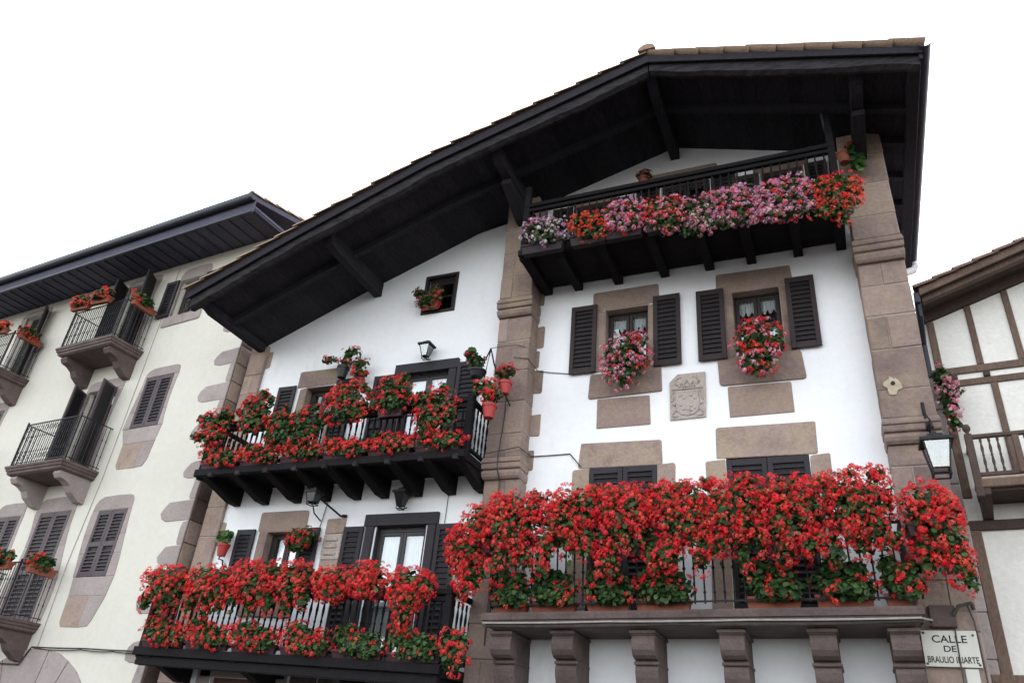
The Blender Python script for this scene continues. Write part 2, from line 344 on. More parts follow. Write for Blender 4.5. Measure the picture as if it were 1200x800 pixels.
# ================================================================== THE SETTING
g = MB(); g.add([(-150, -150, 0), (150, -150, 0), (150, 150, 0), (-150, 150, 0)], [(0, 1, 2, 3)])
st = ob('street', g, 'asphalt', origin=(0, 0, 0)); st['kind'] = 'structure'

# ================================================================== MAIN HOUSE
H = thing('balconied_house', 'white rendered house with stone piers, dark overhanging gable roof and three flower-filled balconies', 'house', (0, 0, 0))
RP = [(-11.22, 9.30), (-8.8, 10.34), (-6.2, 11.37), (-2.12, 12.58), (1.87, 11.28)]
def RZ(x):
    for (a, za), (b, zb) in zip(RP, RP[1:]):
        if x <= b or b == RP[-1][0]: return za + (zb - za) * (x - a) / (b - a)
holes = [(-3.43, -2.64, 7.62, 8.86), (-1.27, -.49, 7.62, 8.86),               # upper windows
         (-3.62, -2.53, 3.72, 5.94), (-1.50, -.34, 3.74, 5.96),               # balcony doors, right bay
         (-7.36, -6.40, 5.95, 8.10), (-9.64, -8.96, 6.75, 8.02), (-7.20, -6.50, 9.38, 10.25),
         (-7.40, -6.43, 2.92, 5.12), (-9.76, -8.98, 3.85, 5.10), (-2.40, -1.50, 9.6, 11.5), (-4.10, -3.34, 9.6, 11.36), (-.62, .10, 9.6, 11.30), (-10.2, -8.9, 0.1, 2.62)]
wall(H, -11.2, 1.25, 0, lambda x: RZ(x) - .22, holes, 'stucco', extra=(-8.8, -6.2, -2.12))
# body of the house behind the front wall
bd = MB(); prof = [(-11.18, .02), (1.23, .02), (1.23, RZ(1.23) - .24), (-2.12, RZ(-2.12) - .24), (-6.2, RZ(-6.2) - .24), (-11.18, RZ(-11.18) - .24)]
bd.prism(prof, 'y', .318, 7.0); ob('house_body', bd, 'stucco', H)

# --- roof
roof_core = MB()
top = [(x, RZ(x) - .13) for x in (-11.19, -8.8, -6.2, -2.12, 1.84)]; bot = [(x, RZ(x) - .20) for x in (1.84, -2.12, -6.2, -8.8, -11.19)]
tc = [p for p in top if p[0] < 1.3] + [(1.36, RZ(1.36) - .13), (1.36, RZ(1.36) - .20)] + [p for p in bot if p[0] < 1.3]
roof_core.prism(tc, 'y', -2.17, 7.3)
roof_core.prism([(1.37, RZ(1.37) - .13), (1.84, RZ(1.84) - .13), (1.84, RZ(1.84) - .20), (1.37, RZ(1.37) - .20)], 'y', -2.17, 3.35)
roof = ob('roof', roof_core, 'eave', H)
rng = random.Random(5)
def along(x0, x1, y0, y1, zt, zb, parent, name, m, ch=.006, steps=()):
    # timber following the roof slope between x0 and x1
    xs = sorted([x0, x1] + [p for p in (-8.8, -6.2, -2.12) if x0 < p < x1]); mb = MB()
    mb.prism([(x, RZ(x) - zt) for x in xs] + [(x, RZ(x) - zb) for x in reversed(xs)], 'y', y0, y1); return ob(name, mb, m, parent)
# soffit planks laid side by side down the slope, each running from the wall to the roof edge
x = -11.17
while x < 1.82:
    wd = rng.uniform(.2, .3); x1 = min(x + wd, 1.83)
    for brk in (-8.8, -6.2, -2.12):
        if x < brk - .02 < x1: x1 = brk
    dz = rng.uniform(0, .004); mb = MB(); yb = .25 if x < 1.2 else 3.3
    a, b = x + .002, x1 - .002
    mb.prism([(a, RZ(a) - .202), (b, RZ(b) - .202), (b, RZ(b) - .235 - dz), (a, RZ(a) - .235 - dz)], 'y', -2.12, yb); ob('soffit_plank', mb, 'eave', roof); x = x1
along(-11.18, -2.12, -2.20, -2.172, .10, .29, roof, 'fascia_board', 'eave'); along(-2.12, 1.85, -2.20, -2.172, .10, .29, roof, 'fascia_board', 'eave')
def rough(x0, x1, y0, y1, zt, zb, nm, seed):
    r_ = random.Random(seed); n = int((x1 - x0) / .22); xs = [x0 + (x1 - x0) * i / n for i in range(n + 1)]; lo = [RZ(x) - zb - .02 * math.sin(x * 1.7 + seed) + r_.uniform(-.014, .014) for x in xs]; up_ = [RZ(x) - zt for x in xs]
    mb = MB(); mb.loft([[(x, y0, u), (x, y1, u), (x, y1, l + .03), (x, (y0 + y1) / 2, l), (x, y0, l + .035 + r_.uniform(-.01, .01))] for x, u, l in zip(xs, up_, lo)]); return ob(nm, mb, 'weathered', roof)
rough(-11.08, -2.13, -2.13, -1.97, .245, .50, 'rafter', 1); rough(-2.11, 1.80, -2.13, -1.97, .245, .50, 'rafter', 2)
for yy, t, d in ((-1.12, .11, .38),):
    along(-11.08, -2.14, yy - t / 2, yy + t / 2, .245, d, roof, 'rafter', 'eave'); along(-2.10, 1.80, yy - t / 2, yy + t / 2, .245, d, roof, 'rafter', 'eave')
for yy in (-.35, .5, 1.25, 2.0, 2.75, 3.2):
    along(1.2 if yy > -.4 else .9, 1.80, yy - .05, yy + .05, .245, .37, roof, 'rafter', 'eave')
# purlins carrying the overhang, with shaped ends
def purlin(xc, wd=.17, drop=.54, yf=-1.98, yb=.05):
    zt = max(RZ(xc - wd / 2), RZ(xc + wd / 2)) - .26; zb = RZ(xc) - drop
    mb = MB(); mb.prism([(yb, zt), (yf, zt), (yf, zt - .10), (yf + .10, zt - .14), (yf + .16, zb + .06), (yf + .34, zb), (yb, zb)], 'x', xc - wd / 2, xc + wd / 2); ob('purlin', mb, 'eave', roof)
purlin(-11.02, .16, .40)
for xc in (-8.35, -4.98, -2.12, .98): purlin(xc)
mb = MB(); zt = RZ(1.75) - .26; mb.box(1.65, 1.82, -2.12, 3.3, zt - .16, zt, .01); ob('eave_beam', mb, 'eave', roof)
# struts from the piers
for xc, z0 in ((-4.98, 10.75), (.98, 10.75)):
    mb = MB(); z1 = RZ(xc) - .58; mb.prism([(-.45, z1), (-1.35, z1), (-1.35, z1 - .1), (-.62, z0), (-.45, z0)], 'x', xc - .09, xc + .09); ob('strut', mb, 'eave', roof)
# verge tiles, one by one, both rakes
def halfpipe(L_, r0, r1, n=7):
    mb = MB(); t = .014; rings = []
    for xx, r in ((0, r0), (L_, r1)):
        o = [(xx, r * math.cos(math.pi * i / n), r * .8 * math.sin(math.pi * i / n)) for i in range(n + 1)]
        inn = [(xx, (r - t) * math.cos(math.pi * i / n), (r - t) * .8 * math.sin(math.pi * i / n)) for i in range(n, -1, -1)]; rings.append(o + inn)
    return mb.loft(rings)
tp = None
def tiles(x0, x1, n, y, up):
    global tp
    for i in range(n):
        xa = x0 + (x1 - x0) * i / n; xb = x0 + (x1 - x0) * (i + 1) / n; dx, dz = xb - xa, RZ(xb) - RZ(xa); ang = math.atan2(dz, dx)
        L_ = math.hypot(dx, dz) * 1.18
        if up: c = (xa - .02, y + rng.uniform(-.012, .012), RZ(xa) - .105 + .028); rot = (0, -ang + .055 + rng.uniform(-.012, .012), rng.uniform(-.02, .02))
        else: c = (xb + .02, y + rng.uniform(-.012, .012), RZ(xb) - .105 + .028); rot = (0, -(math.atan2(RZ(xa) - RZ(xb), xa - xb)) + .055, rng.uniform(-.02, .02))
        if tp is None: tp = ob('roof_tile', halfpipe(.5, .12, .10), 'tile', roof, origin=(0, 0, 0), smooth=True); o = tp; o.location = Vector(c) - org(roof); ORG[o.name] = Vector(c); o.rotation_euler = rot
        else: o = inst(tp, c, roof, rot)
        o.scale = (L_ / .5, 1, 1)
tiles(-11.25, -2.18, 23, -2.16, True); tiles(-2.05, 1.90, 10, -2.16, False)
tiles(-11.25, -2.18, 23, -1.92, True); tiles(-2.05, 1.90, 10, -1.92, False)
# the rest of the tiled surface, seen by nobody from the street
fld = MB(); ys = [-1.8 + .06 * i for i in range(152)]
for (a, b) in ((-11.25, -8.8), (-8.8, -6.2), (-6.2, -2.12), (-2.12, 1.36)):
    for yy0, yy1 in zip(ys, ys[1:]):
        h = lambda yy: .045 * abs(math.sin((yy + 1.8) * math.pi / .24))
        fld.add([(a, yy0, RZ(a) - .125 + h(yy0)), (b, yy0, RZ(b) - .125 + h(yy0)), (b, yy1, RZ(b) - .125 + h(yy1)), (a, yy1, RZ(a) - .125 + h(yy1))], [(0, 1, 2, 3)])
for yy0, yy1 in zip(ys[:86], ys[1:86]):
    a, b = 1.36, 1.89
    fld.add([(a, yy0, RZ(a) - .125 + h(yy0)), (b, yy0, RZ(b) - .125 + h(yy0)), (b, yy1, RZ(b) - .125 + h(yy1)), (a, yy1, RZ(a) - .125 + h(yy1))], [(0, 1, 2, 3)])
ob('tile_field', fld, 'tile', roof, kind='stuff')
for i in range(20):
    yy = -2.28 + i * .45; mb = MB(); mb.loft([[(-2.12 + r * math.cos(math.pi * k / 8), yv, RZ(-2.12) - .06 + r * .85 * math.sin(math.pi * k / 8)) for k in range(9)] for yv, r in ((yy, .155), (yy + .5, .13))]); ob('ridge_tile', mb, 'tile', roof, smooth=True)
# gutter on the right eave and its white outlet pipe
gt = MB(); rings = []
gz = RZ(1.87) - .16
for yv in (-2.27, 3.42):
    o = [(1.89 + .085 * math.cos(math.pi + math.pi * k / 8), yv, gz + .085 * math.sin(math.pi + math.pi * k / 8)) for k in range(9)]
    i_ = [(1.89 + .078 * math.cos(2 * math.pi - math.pi * k / 8), yv, gz + .078 * math.sin(2 * math.pi - math.pi * k / 8)) for k in range(9)]; rings.append(o + i_)
gt.loft(rings); gut = ob('gutter', gt, 'gutter', roof, smooth=True)
ebd = MB(); ebd.box(1.80, 1.845, -2.17, 3.36, gz - .20, gz + .08); ob('eave_board', ebd, 'eave', roof)
pp = MB(); pp.tube([(1.90, 3.2, gz - .06), (1.90, 3.2, gz - .17), (1.87, 3.18, gz - .25), (1.74, 3.12, gz - .32), (1.5, 2.95, gz - .44), (1.2, 2.85, gz - .54)], .075, 12); ob('outlet_pipe', pp, 'pipe', roof, smooth=True)

# --- stone piers with mouldings at each floor
pier(H, .66, 1.32, [(0, 5.86, -.30), (6.22, 8.78, -.36), (9.18, 11.35, -.46)], .1, 'stone', 11, [(5.86, 6.22, -.34), (8.78, 9.18, -.41)])
pier(H, -5.32, -4.68, [(0, 5.72, -.28), (6.08, 8.76, -.34), (9.12, 11.42, -.44)], .1, 'stone', 23, [(5.72, 6.08, -.32), (8.76, 9.12, -.39)])
pier(H, -11.31, -10.86, [(0, 9.12, -.07)], .2, 'stone_pale', 37)
for z0, z1, x1 in ((9.15, 9.5, -4.60), (8.25, 8.7, -4.55), (7.35, 7.8, -4.52), (6.55, 6.95, -4.50), (5.95, 6.3, -4.58), (7.85, 8.2, -4.62), (9.6, 10.4, -4.5)):
    stone_patch(H, -4.72, x1, z0, z1, 'stone', rad=.03, jit=.01, seed=3)
for z0, z1, x1 in ((8.6, 9.0, -10.74), (7.7, 8.1, -10.76), (6.3, 6.8, -10.7), (4.9, 5.3, -10.76)):
    stone_patch(H, -10.9, x1, z0, z1, 'stone_pale', rad=.03, jit=.01, seed=4)
# mortar patch with a bolt hole on the right pier
pr = random.Random(9); pts = [(.86 + (.10 + pr.uniform(-.035, .05)) * math.cos(a) , 6.72 + (.13 + pr.uniform(-.05, .05)) * math.sin(a)) for a in [i * math.tau / 14 for i in range(14)]]
mb = MB(); mb.prism(pts, 'y', -.378, -.33); ob('mortar_patch', mb, 'lime', H); mb = MB(); mb.lathe([(.028, 0), (.028, .03)], 8); o = ob('bolt_hole', mb, 'ink', H, origin=(0, 0, 0), rot=(R(90), 0, 0)); o.location = (.86, -.372, 6.74)

# --- right bay, upper windows
for (a, b, la, lb, seed) in ((-3.43, -2.64, -3.63, -2.46, 1), (-1.27, -.49, -1.50, -.30, 2)):
    window(H, a, b, 7.62, 8.86, .17, 'frame_w', 2, (.55,), .045, 'valance', cseed=seed)
    stone_patch(H, la, lb, 8.86, 9.25, 'stone', jit=.025, rad=.035, seed=seed, label='brown stone lintel')
    stone_patch(H, la + .02, a, 7.63, 8.85, 'stone', rad=.01, jit=.005, seed=seed); stone_patch(H, b, b + .16, 7.63, 8.85, 'stone', rad=.01, jit=.005, seed=seed)
    stone_patch(H, la - .04, lb + .03, 7.14, 7.61, 'stone', jit=.025, rad=.045, seed=seed, proud=.03); stone_patch(H, la + .1, lb - .17, 6.60, 7.12, 'stone', jit=.015, rad=.02, seed=seed)
shutter(H, -4.03, -3.56, 7.62, 8.97, -.035, 'shutter', 16); shutter(H, -2.56, -2.10, 7.60, 8.96, -.035, 'shutter', 16)
shutter(H, -1.83, -1.38, 7.60, 8.93, -.035, 'shutter', 16); shutter(H, -.41, .03, 7.64, 8.94, -.035, 'shutter', 16)
def liner(a, b, z0, z1, m='stone', d=.165):
    for x0, x1, c, e in ((a, a + .02, z0, z1), (b - .02, b, z0, z1), (a + .02, b - .02, z1 - .02, z1)):
        q = MB(); q.box(x0 - .001, x1 + .001, -.006, d, c, e); ob('reveal', q, m, H)
for (a, b, z0, z1) in ((-3.43, -2.64, 7.62, 8.86), (-1.27, -.49, 7.62, 8.86), (-9.64, -8.96, 6.75, 8.02), (-9.76, -8.98, 3.85, 5.10)): liner(a, b, z0, z1)
for (a, b, z0, z1) in ((-7.36, -6.40, 5.95, 8.10), (-7.40, -6.43, 2.92, 5.12)): liner(a, b, z0, z1, 'shutter_grey', .10)
# carved coat of arms
ca = MB(); ca.loft([[(p[0], yv, p[1]) for p in [(-2.31, 6.63), (-1.76, 6.64), (-1.745, 6.9), (-1.74, 7.42), (-2.18, 7.42), (-2.31, 7.28)]] for yv in (.05, -.03)] )
car = ob('carved_stone', ca, 'stone_arms', H, label='carved pale stone coat of arms set in the wall between the upper windows')
sh = MB(); sh.loft([[(-2.03 + k * px, yv, 6.70 + pz) for px, pz in [(-.19, .40), (-.19, .08), (-.1, .0), (0, -.02), (.1, .0), (.19, .08), (.19, .40)]] for yv, k in ((-.028, 1), (-.044, .96))]); ob('shield', sh, 'stone_arms', car)
def carve(pts, r, n=5):
    q = MB(); q.tube([(px, -.036, pz) for px, pz in pts], r, n); ob('relief', q, 'stone_arms', car, smooth=True)
def boss(px, pz, r): q = MB(); q.lathe([(r, 0), (r * .9, r * .35), (r * .5, r * .6), (.002, r * .7)], 9); o = ob('relief', q, 'stone_arms', car, origin=(0, 0, 0), rot=(R(90), 0, 0), smooth=True); o.location = Vector((px, -.042, pz)) - org(car)
carve([(-2.20, 7.09), (-2.20, 6.79), (-2.12, 6.71), (-2.03, 6.69), (-1.94, 6.71), (-1.86, 6.79), (-1.86, 7.09), (-2.20, 7.09)], .014)
carve([(-2.03, 7.08), (-2.03, 6.70)], .009); carve([(-2.19, 6.92), (-1.87, 6.92)], .009)
for px, pz in ((-2.14, 7.03), (-2.08, 6.98), (-1.97, 7.02), (-1.91, 6.97), (-2.13, 6.86), (-2.09, 6.79), (-1.98, 6.84), (-1.92, 6.80), (-1.97, 6.76)): boss(px, pz, .026)
carve([(-2.27, 7.15), (-1.79, 7.15)], .018); carve([(-2.15, 7.18), (-2.13, 7.26), (-2.08, 7.20), (-2.03, 7.31), (-1.98, 7.20), (-1.93, 7.26), (-1.91, 7.18)], .016); carve([(-2.12, 7.19), (-1.94, 7.19)], .014)
for sx in (-1, 1):
    cx = -2.03 + sx * .21; carve([(cx, 7.12), (cx + sx * .03, 7.06), (cx + sx * .01, 7.0), (cx + sx * .035, 6.94)], .015); carve([(cx - sx * .02, 6.78), (cx + sx * .03, 6.73), (cx + sx * .02, 6.68), (cx - sx * .05, 6.675)], .016); boss(cx, 6.88, .024)
    carve([(-2.03 + sx * .10, 7.36), (-2.03 + sx * .16, 7.33), (-2.03 + sx * .19, 7.26), (-2.03 + sx * .15, 7.22)], .014)

# --- right bay, balcony doors behind the stone balcony
for (a, b, la, lb, lz, seed) in ((-3.62, -2.53, -3.79, -2.44, 6.34, 5), (-1.50, -.34, -1.62, -.22, 6.43, 6)):
    stone_patch(H, la, lb, 5.93, lz, 'stone_pale', jit=.022, rad=.03, seed=seed); 
    for i, (z0, z1) in enumerate(((3.75, 4.5), (4.5, 5.2), (5.2, 5.93))):
        stone_patch(H, a - .29 + .06 * (i % 2), a, z0, z1 - .01, 'stone_pale', rad=.03, seed=seed + i); stone_patch(H, b, b + .27 - .05 * (i % 2), z0, z1 - .01, 'stone_pale', rad=.03, seed=seed + i + 3)
    mid = (a + b) / 2
    shutter(H, a + .005, mid - .004, 3.76, 5.925, .035, 'shutter_grey', 24, 4.7); shutter(H, mid + .004, b - .005, 3.76, 5.925, .035, 'shutter_grey', 24, 4.7)
    rb = MB(); rb.box(a, b, .2, .26, 3.74, 5.94); ob('door_panel', rb, 'frame_w', H)

# --- stone balcony (its slab runs slightly uphill to the right)
sb = MB(); sb.rects([(3.40, -.10), (3.42, -.05), (3.455, -.045), (3.46, -.015), (3.50, -.01), (3.505, .02), (3.57, .03), (3.60, .012), (3.605, -.01)], -4.80, .70, -.90, .02)
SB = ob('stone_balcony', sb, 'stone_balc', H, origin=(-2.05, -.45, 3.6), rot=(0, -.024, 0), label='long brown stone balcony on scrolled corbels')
for xc in (-4.58, -3.68, -2.58, -1.46, -.40, .48):
    cb = MB(); prof = [(.02, 3.40), (-.72, 3.40), (-.735, 3.37), (-.735, 3.335), (-.71, 3.32), (-.745, 3.28), (-.755, 3.22), (-.745, 3.15), (-.70, 3.09), (-.63, 3.055), (-.55, 3.05), (-.53, 3.03), (-.53, 2.985), (-.565, 2.965), (-.575, 2.92), (-.56, 2.84), (-.52, 2.75), (-.45, 2.67), (-.36, 2.61), (-.26, 2.575), (-.24, 2.54), (-.12, 2.50), (.02, 2.47)]
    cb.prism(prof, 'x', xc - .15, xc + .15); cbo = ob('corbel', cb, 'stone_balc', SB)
    q = MB(); q.box(xc - .175, xc + .175, -.765, -.02, 3.345, 3.388, .008); ob('corbel_cap', q, 'stone_balc', SB)
    q = MB(); q.box(xc - .168, xc + .168, -.575, -.02, 2.99, 3.035, .012); ob('corbel_band', q, 'stone_balc', SB)
rl = MB(); rl.box(-4.74, .64, -.86, -.825, 4.58, 4.61); ob('rail', rl, 'iron', SB); rl = MB(); rl.box(-4.74, .64, -.855, -.83, 3.70, 3.72); ob('rail', rl, 'iron', SB)
for xx in (-4.74, .64):
    r2 = MB(); r2.box(xx - .015, xx + .015, -.86, 0, 4.58, 4.61); ob('side_rail', r2, 'iron', SB); r2 = MB(); r2.box(xx - .012, xx + .012, -.85, 0, 3.70, 3.72); ob('side_rail', r2, 'iron', SB)
    r3 = MB(); r3.box(xx - .018, xx + .018, -.862, -.826, 3.6, 4.62); ob('post', r3, 'iron', SB)
def ironbal(): 
    b = MB(); b.lathe([(.012, 0), (.012, .12), (.022, .14), (.012, .16), (.012, .42), (.025, .445), (.012, .47), (.012, .74), (.022, .76), (.012, .78), (.012, .92)], 7); return b
balusters(SB, 'iron_m', ironbal, 'iron', [(x, -.842, 3.68) for x in frange(-4.62, .52, 42)] + [(xx, y, 3.68) for xx in (-4.74, .64) for y in frange(-.74, -.1, 6)])

# --- wooden balconies
def turned(h, r=.018):
    def f():
        b = MB(); b.lathe([(r, 0), (r, .10 * h), (r * .6, .13 * h), (r * 1.25, .30 * h), (r * .7, .46 * h), (r * 1.1, .5 * h), (r * .7, .54 * h), (r * 1.25, .72 * h), (r * .6, .87 * h), (r, .9 * h), (r, h)], 7); return b
    return f
def wood_balcony(x0, x1, zf, yf, rail, nb, brx, brz, tilt=0.0, sides=(True, True), label=None, post_h=None, open_floor=False):
    fl = MB(); fl.box(x0, x1, yf - .14, yf - .02, zf - .13, zf, .008)
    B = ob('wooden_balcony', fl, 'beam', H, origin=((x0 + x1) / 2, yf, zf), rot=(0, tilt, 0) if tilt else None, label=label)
    if zf < 4: q = MB(); q.box(x0 + .05, x1 - .05, yf - .08, yf + .05, zf - .27, zf - .132, .01); ob('under_beam', q, 'beam', B)
    xx = x0 + .01; r_ = random.Random(int(zf * 10)); yv = -.03
    while yv > yf - .01:
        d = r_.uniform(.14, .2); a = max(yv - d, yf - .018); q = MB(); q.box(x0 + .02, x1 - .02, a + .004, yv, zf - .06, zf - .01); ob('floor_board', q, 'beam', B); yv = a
        if yv <= yf - .015: break
    for bx in brx:
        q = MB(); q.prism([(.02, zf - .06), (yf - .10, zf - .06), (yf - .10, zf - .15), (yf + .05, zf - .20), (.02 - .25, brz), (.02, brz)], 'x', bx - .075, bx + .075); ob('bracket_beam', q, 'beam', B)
    if rail == .95:
        for k in range(9): q = MB(); q.box(x0 + .38 + k * .62, x0 + .47 + k * .62, yf - .175, yf - .10, zf - .17, zf - .09, .006); ob('beam_end', q, 'weathered', B)
    q = MB(); q.box(x0, x1, yf - .07, yf + .05, zf + rail - .085, zf + rail, .012); ob('handrail', q, 'beam', B)
    q = MB(); q.box(x0, x1, yf - .045, yf + .03, zf + rail - .175, zf + rail - .105, .006); ob('rail', q, 'beam', B)
    q = MB(); q.box(x0, x1, yf - .035, yf + .025, zf + .07, zf + .12, .006); ob('rail', q, 'beam', B)
    for i, (xe, on) in enumerate(zip((x0 + .05, x1 - .05), sides)):
        ph = rail + .06 if not post_h else post_h[i]
        q = MB(); q.box(xe - .055, xe + .055, yf - .06, yf + .05, zf - .16, zf + ph, .012); ob('post', q, 'beam', B)
        if on:
            q = MB(); q.box(xe - .045, xe + .045, yf + .05, .02, zf + rail - .07, zf + rail, .01); ob('side_rail', q, 'beam', B); q = MB(); q.box(xe - .025, xe + .025, yf + .05, .02, zf + .07, zf + .12); ob('side_rail', q, 'beam', B)
            q = MB(); q.box(xe - .05, xe + .05, yf - .02, .02, zf - .14, zf - .005); ob('side_beam', q, 'beam', B)
            balusters(B, 'turned%.2f' % (rail), turned(rail - .22), 'beam', [(xe, y, zf + .11) for y in frange(yf + .15, -.08, 6)])
    balusters(B, 'turned%.2f' % (rail), turned(rail - .22), 'beam', [(x, yf - .005, zf + .11) for x in frange(x0 + .17, x1 - .17, nb)])
    return B
wood_balcony(-4.66, .58, 9.56, -1.08, 1.08, 38, (-4.52, -3.93, -3.18, -2.35, -1.58, -.89, -.15, .50), 9.36, label='dark wooden balcony under the gable', post_h=(1.5, 1.7))
wood_balcony(-10.86, -5.34, 5.98, -.90, .95, 44, (-10.62, -9.94, -9.2, -8.55, -7.9, -7.33, -6.66, -6.02, -5.44), 5.60, label='upper dark wooden balcony of the left bay')
wood_balcony(-11.0, -5.30, 2.88, -.92, 1.02, 46, (-10.7, -8.9, -7.2, -5.5), 2.45, tilt=.017, label='lower dark wooden balcony of the left bay')
# tall pale pole tied to the gable balcony's corner post
q = MB(); q.tube([(.50, -1.1, 10.9), (.47, -1.12, 11.30)], .03, 8); ob('pole', q, 'gutter', H, smooth=True)

# --- gable door behind the top balcony
stone_patch(H, -2.60, -1.37, 11.5, 11.76, 'stone', jit=.02, rad=.03, seed=8)
window(H, -2.40, -1.50, 9.6, 11.5, .12, 'frame_w', 2, (.5,), .06, None, name='balcony_door')
for xa, xb in ((-2.86, -2.42), (-1.48, -1.04)): shutter(H, xa, xb, 9.62, 11.45, -.03, 'shutter', 20, 10.4)
for xa, xb, zz in ((-4.10, -3.34, 11.36), (-.62, .10, 11.30)):
    window(H, xa, xb, 9.6, zz, .12, 'frame_w', 2, (.5,), .05, None, name='balcony_door'); liner(xa, xb, 9.6, zz, 'stone', .12); stone_patch(H, xa - .1, xb + .1, zz, zz + .2, 'stone', jit=.012, rad=.02, seed=int(zz * 100))
    if xa < -1: shutter(H, xb + .02, xb + .42, 9.62, zz - .03, -.03, 'shutter', 20, 10.4); shutter(H, xa - .40, xa - .02, 9.62, zz - .03, -.03, 'shutter', 20, 10.4)
    else: shutter(H, xa - .40, xa - .02, 9.62, zz - .03, -.03, 'shutter', 20, 10.4); shutter(H, xb + .02, xb + .38, 9.62, zz - .03, -.03, 'shutter', 20, 10.4)

# --- left bay doors, windows, shutters
def timber_surround(x0, x1, z0, z1, t=.16, y=-.05, m='shutter_grey'):
    mb = MB(); mb.box(x0, x0 + t, y, .06, z0, z1 - .01, .01); s = ob('door_surround', mb, m, H)
    mb = MB(); mb.box(x1 - t, x1, y, .06, z0, z1 - .01, .01); ob('jamb', mb, m, s)
    mb = MB(); mb.prism([(x0 - .03, z1 - t - .02), (x1 + .03, z1 - t - .02), (x1 + .03, z1 + .02), (x0 - .03, z1 + .02)], 'y', y - .015, .06); ob('lintel', mb, m, s)
timber_surround(-7.53, -6.24, 5.98, 8.22); timber_surround(-7.60, -6.23, 2.9, 5.29)
window(H, -7.36, -6.40, 5.98, 8.05, .10, 'frame_g', 2, (.40, .62), .05, 'full', name='balcony_door', cseed=4); window(H, -7.42, -6.41, 2.92, 5.08, .10, 'frame_g', 2, (.40, .62), .05, 'full', name='balcony_door', cseed=5)
shutter(H, -8.00, -7.56, 6.0, 8.05, -.03, 'shutter_grey', 24, 7.0); shutter(H, -6.21, -5.76, 6.0, 8.14, -.03, 'shutter_grey', 24, 7.0, hinge='l')
shutter(H, -8.03, -7.63, 2.95, 5.11, -.03, 'shutter_grey', 24, 4.0); shutter(H, -6.20, -5.82, 2.95, 5.10, -.03, 'shutter_grey', 24, 4.0)
window(H, -9.64, -8.96, 6.75, 8.02, .17, 'frame_w', 2, (.5,), .05, 'full', cseed=6); window(H, -9.76, -8.98, 3.85, 5.10, .17, 'frame_w', 2, (.5,), .05, 'full', cseed=7)
for (a, b, z0, z1, seed) in ((-9.64, -8.96, 6.75, 8.02, 12), (-9.76, -8.98, 3.85, 5.10, 13)):
    stone_patch(H, a - .22, b + .10, z1, z1 + .38, 'stone', jit=.02, rad=.06, seed=seed)
    for i in range(2):
        zz = z0 + i * (z1 - z0) / 2; stone_patch(H, a - .21 + .05 * i, a, zz, zz + (z1 - z0) / 2 - .01, 'stone', rad=.03, seed=seed + i); stone_patch(H, b, b + .12, zz, zz + (z1 - z0) / 2 - .01, 'stone', rad=.03, seed=seed + i)
    stone_patch(H, a - .2, b + .15, z0 - .25, z0, 'stone', rad=.03, seed=seed + 5, proud=.03)
shutter(H, -10.30, -9.86, 6.75, 8.07, -.03, 'shutter_grey', 17); shutter(H, -8.88, -8.46, 6.75, 8.08, -.03, 'shutter_grey', 17)
shutter(H, -10.40, -9.98, 3.85, 5.13, -.03, 'shutter_grey', 17); shutter(H, -8.94, -8.54, 3.85, 5.12, -.03, 'shutter_grey', 17)
# stone post beside the lower door with a carved band
for (z0, z1, m_) in ((4.05, 4.55, 'stone_pale'), (4.56, 5.0, 'stone_arms'), (5.01, 5.28, 'stone_pale')): stone_patch(H, -8.44, -8.06, z0, z1, m_, rad=.02, jit=.008, proud=.035, seed=15)
for k, zz in enumerate((4.66, 4.78, 4.9)):
    q = MB(); q.box(-8.38, -8.14, -.06, -.03, zz - .03, zz + .03, .012); ob('relief', q, 'stone_arms', H)
# small attic window
bw = MB(); bars(bw, -7.235, -6.485, -.02, .08, 9.35, 10.27, .06); ob('window_surround', bw, 'frame_w', H)
window(H, -7.18, -6.54, 9.41, 10.21, .10, 'frame_w', 1, (.5,), .05, 'full', cseed=8)
# shopfront seen under the lower balcony
sf = MB(); sf.box(-10.2, -8.9, .08, .16, .1, 2.62); sfo = ob('shop_door', sf, 'wood_door', H)
for i in range(6):
    q = MB(); q.box(-10.19 + i * .215, -10.19 + i * .215 + .205, .06, .082, .12, 2.45, .006); ob('plank', q, 'wood_door', sfo)
for k in range(6): stone_patch(H, -8.56 + k * .54, -8.03 + k * .54, 2.25, 2.70, 'stone_balc', seed=230 + k, rad=.02, jit=.006)
stone_patch(H, -10.5, -10.22, 1.9, 2.75, 'stone_mauve', seed=17); stone_patch(H, -8.88, -8.6, 1.9, 2.75, 'stone_mauve', seed=18); stone_patch(H, -10.45, -8.65, 2.63, 2.82, 'stone_mauve', seed=19, rad=.02)

# ================================================================== LEFT HOUSE (front turned about five degrees)
LP0, LA = Vector((-11.6, -.25, 0)), R(-4.959)
LDX, LDY = Vector((math.cos(LA), math.sin(LA), 0)), Vector((-math.sin(LA), math.cos(LA), 0))
def LW(s, off, z): return LP0 + LDX * s - LDY * off + Vector((0, 0, z))
LH = thing('cream_house', 'cream rendered house with mauve stone trim, iron balconies and deep dark eaves', 'house', LP0, LA, local=True)
lh = [(-2.67, -1.75, 7.50, 8.76), (-2.68, -1.77, 4.30, 5.66), (-2.67, -1.75, 10.42, 11.45),
      (-4.72, -3.68, 9.62, 11.72), (-4.72, -3.62, 6.62, 8.70), (-4.72, -3.64, 3.46, 5.74), (-6.35, -5.45, 4.35, 5.74),
      (-9.1, -8.1, 9.55, 11.72), (-9.1, -8.1, 6.6, 8.7), (-4.75, -1.25, .1, 2.0)]
wall(LH, -14.0, .12, 0, lambda x: 12.0, lh, 'cream', extra=())
q = MB(); q.box(-13.98, .02, .318, 7.5, 0, 11.99); ob('house_body', q, 'cream', LH)
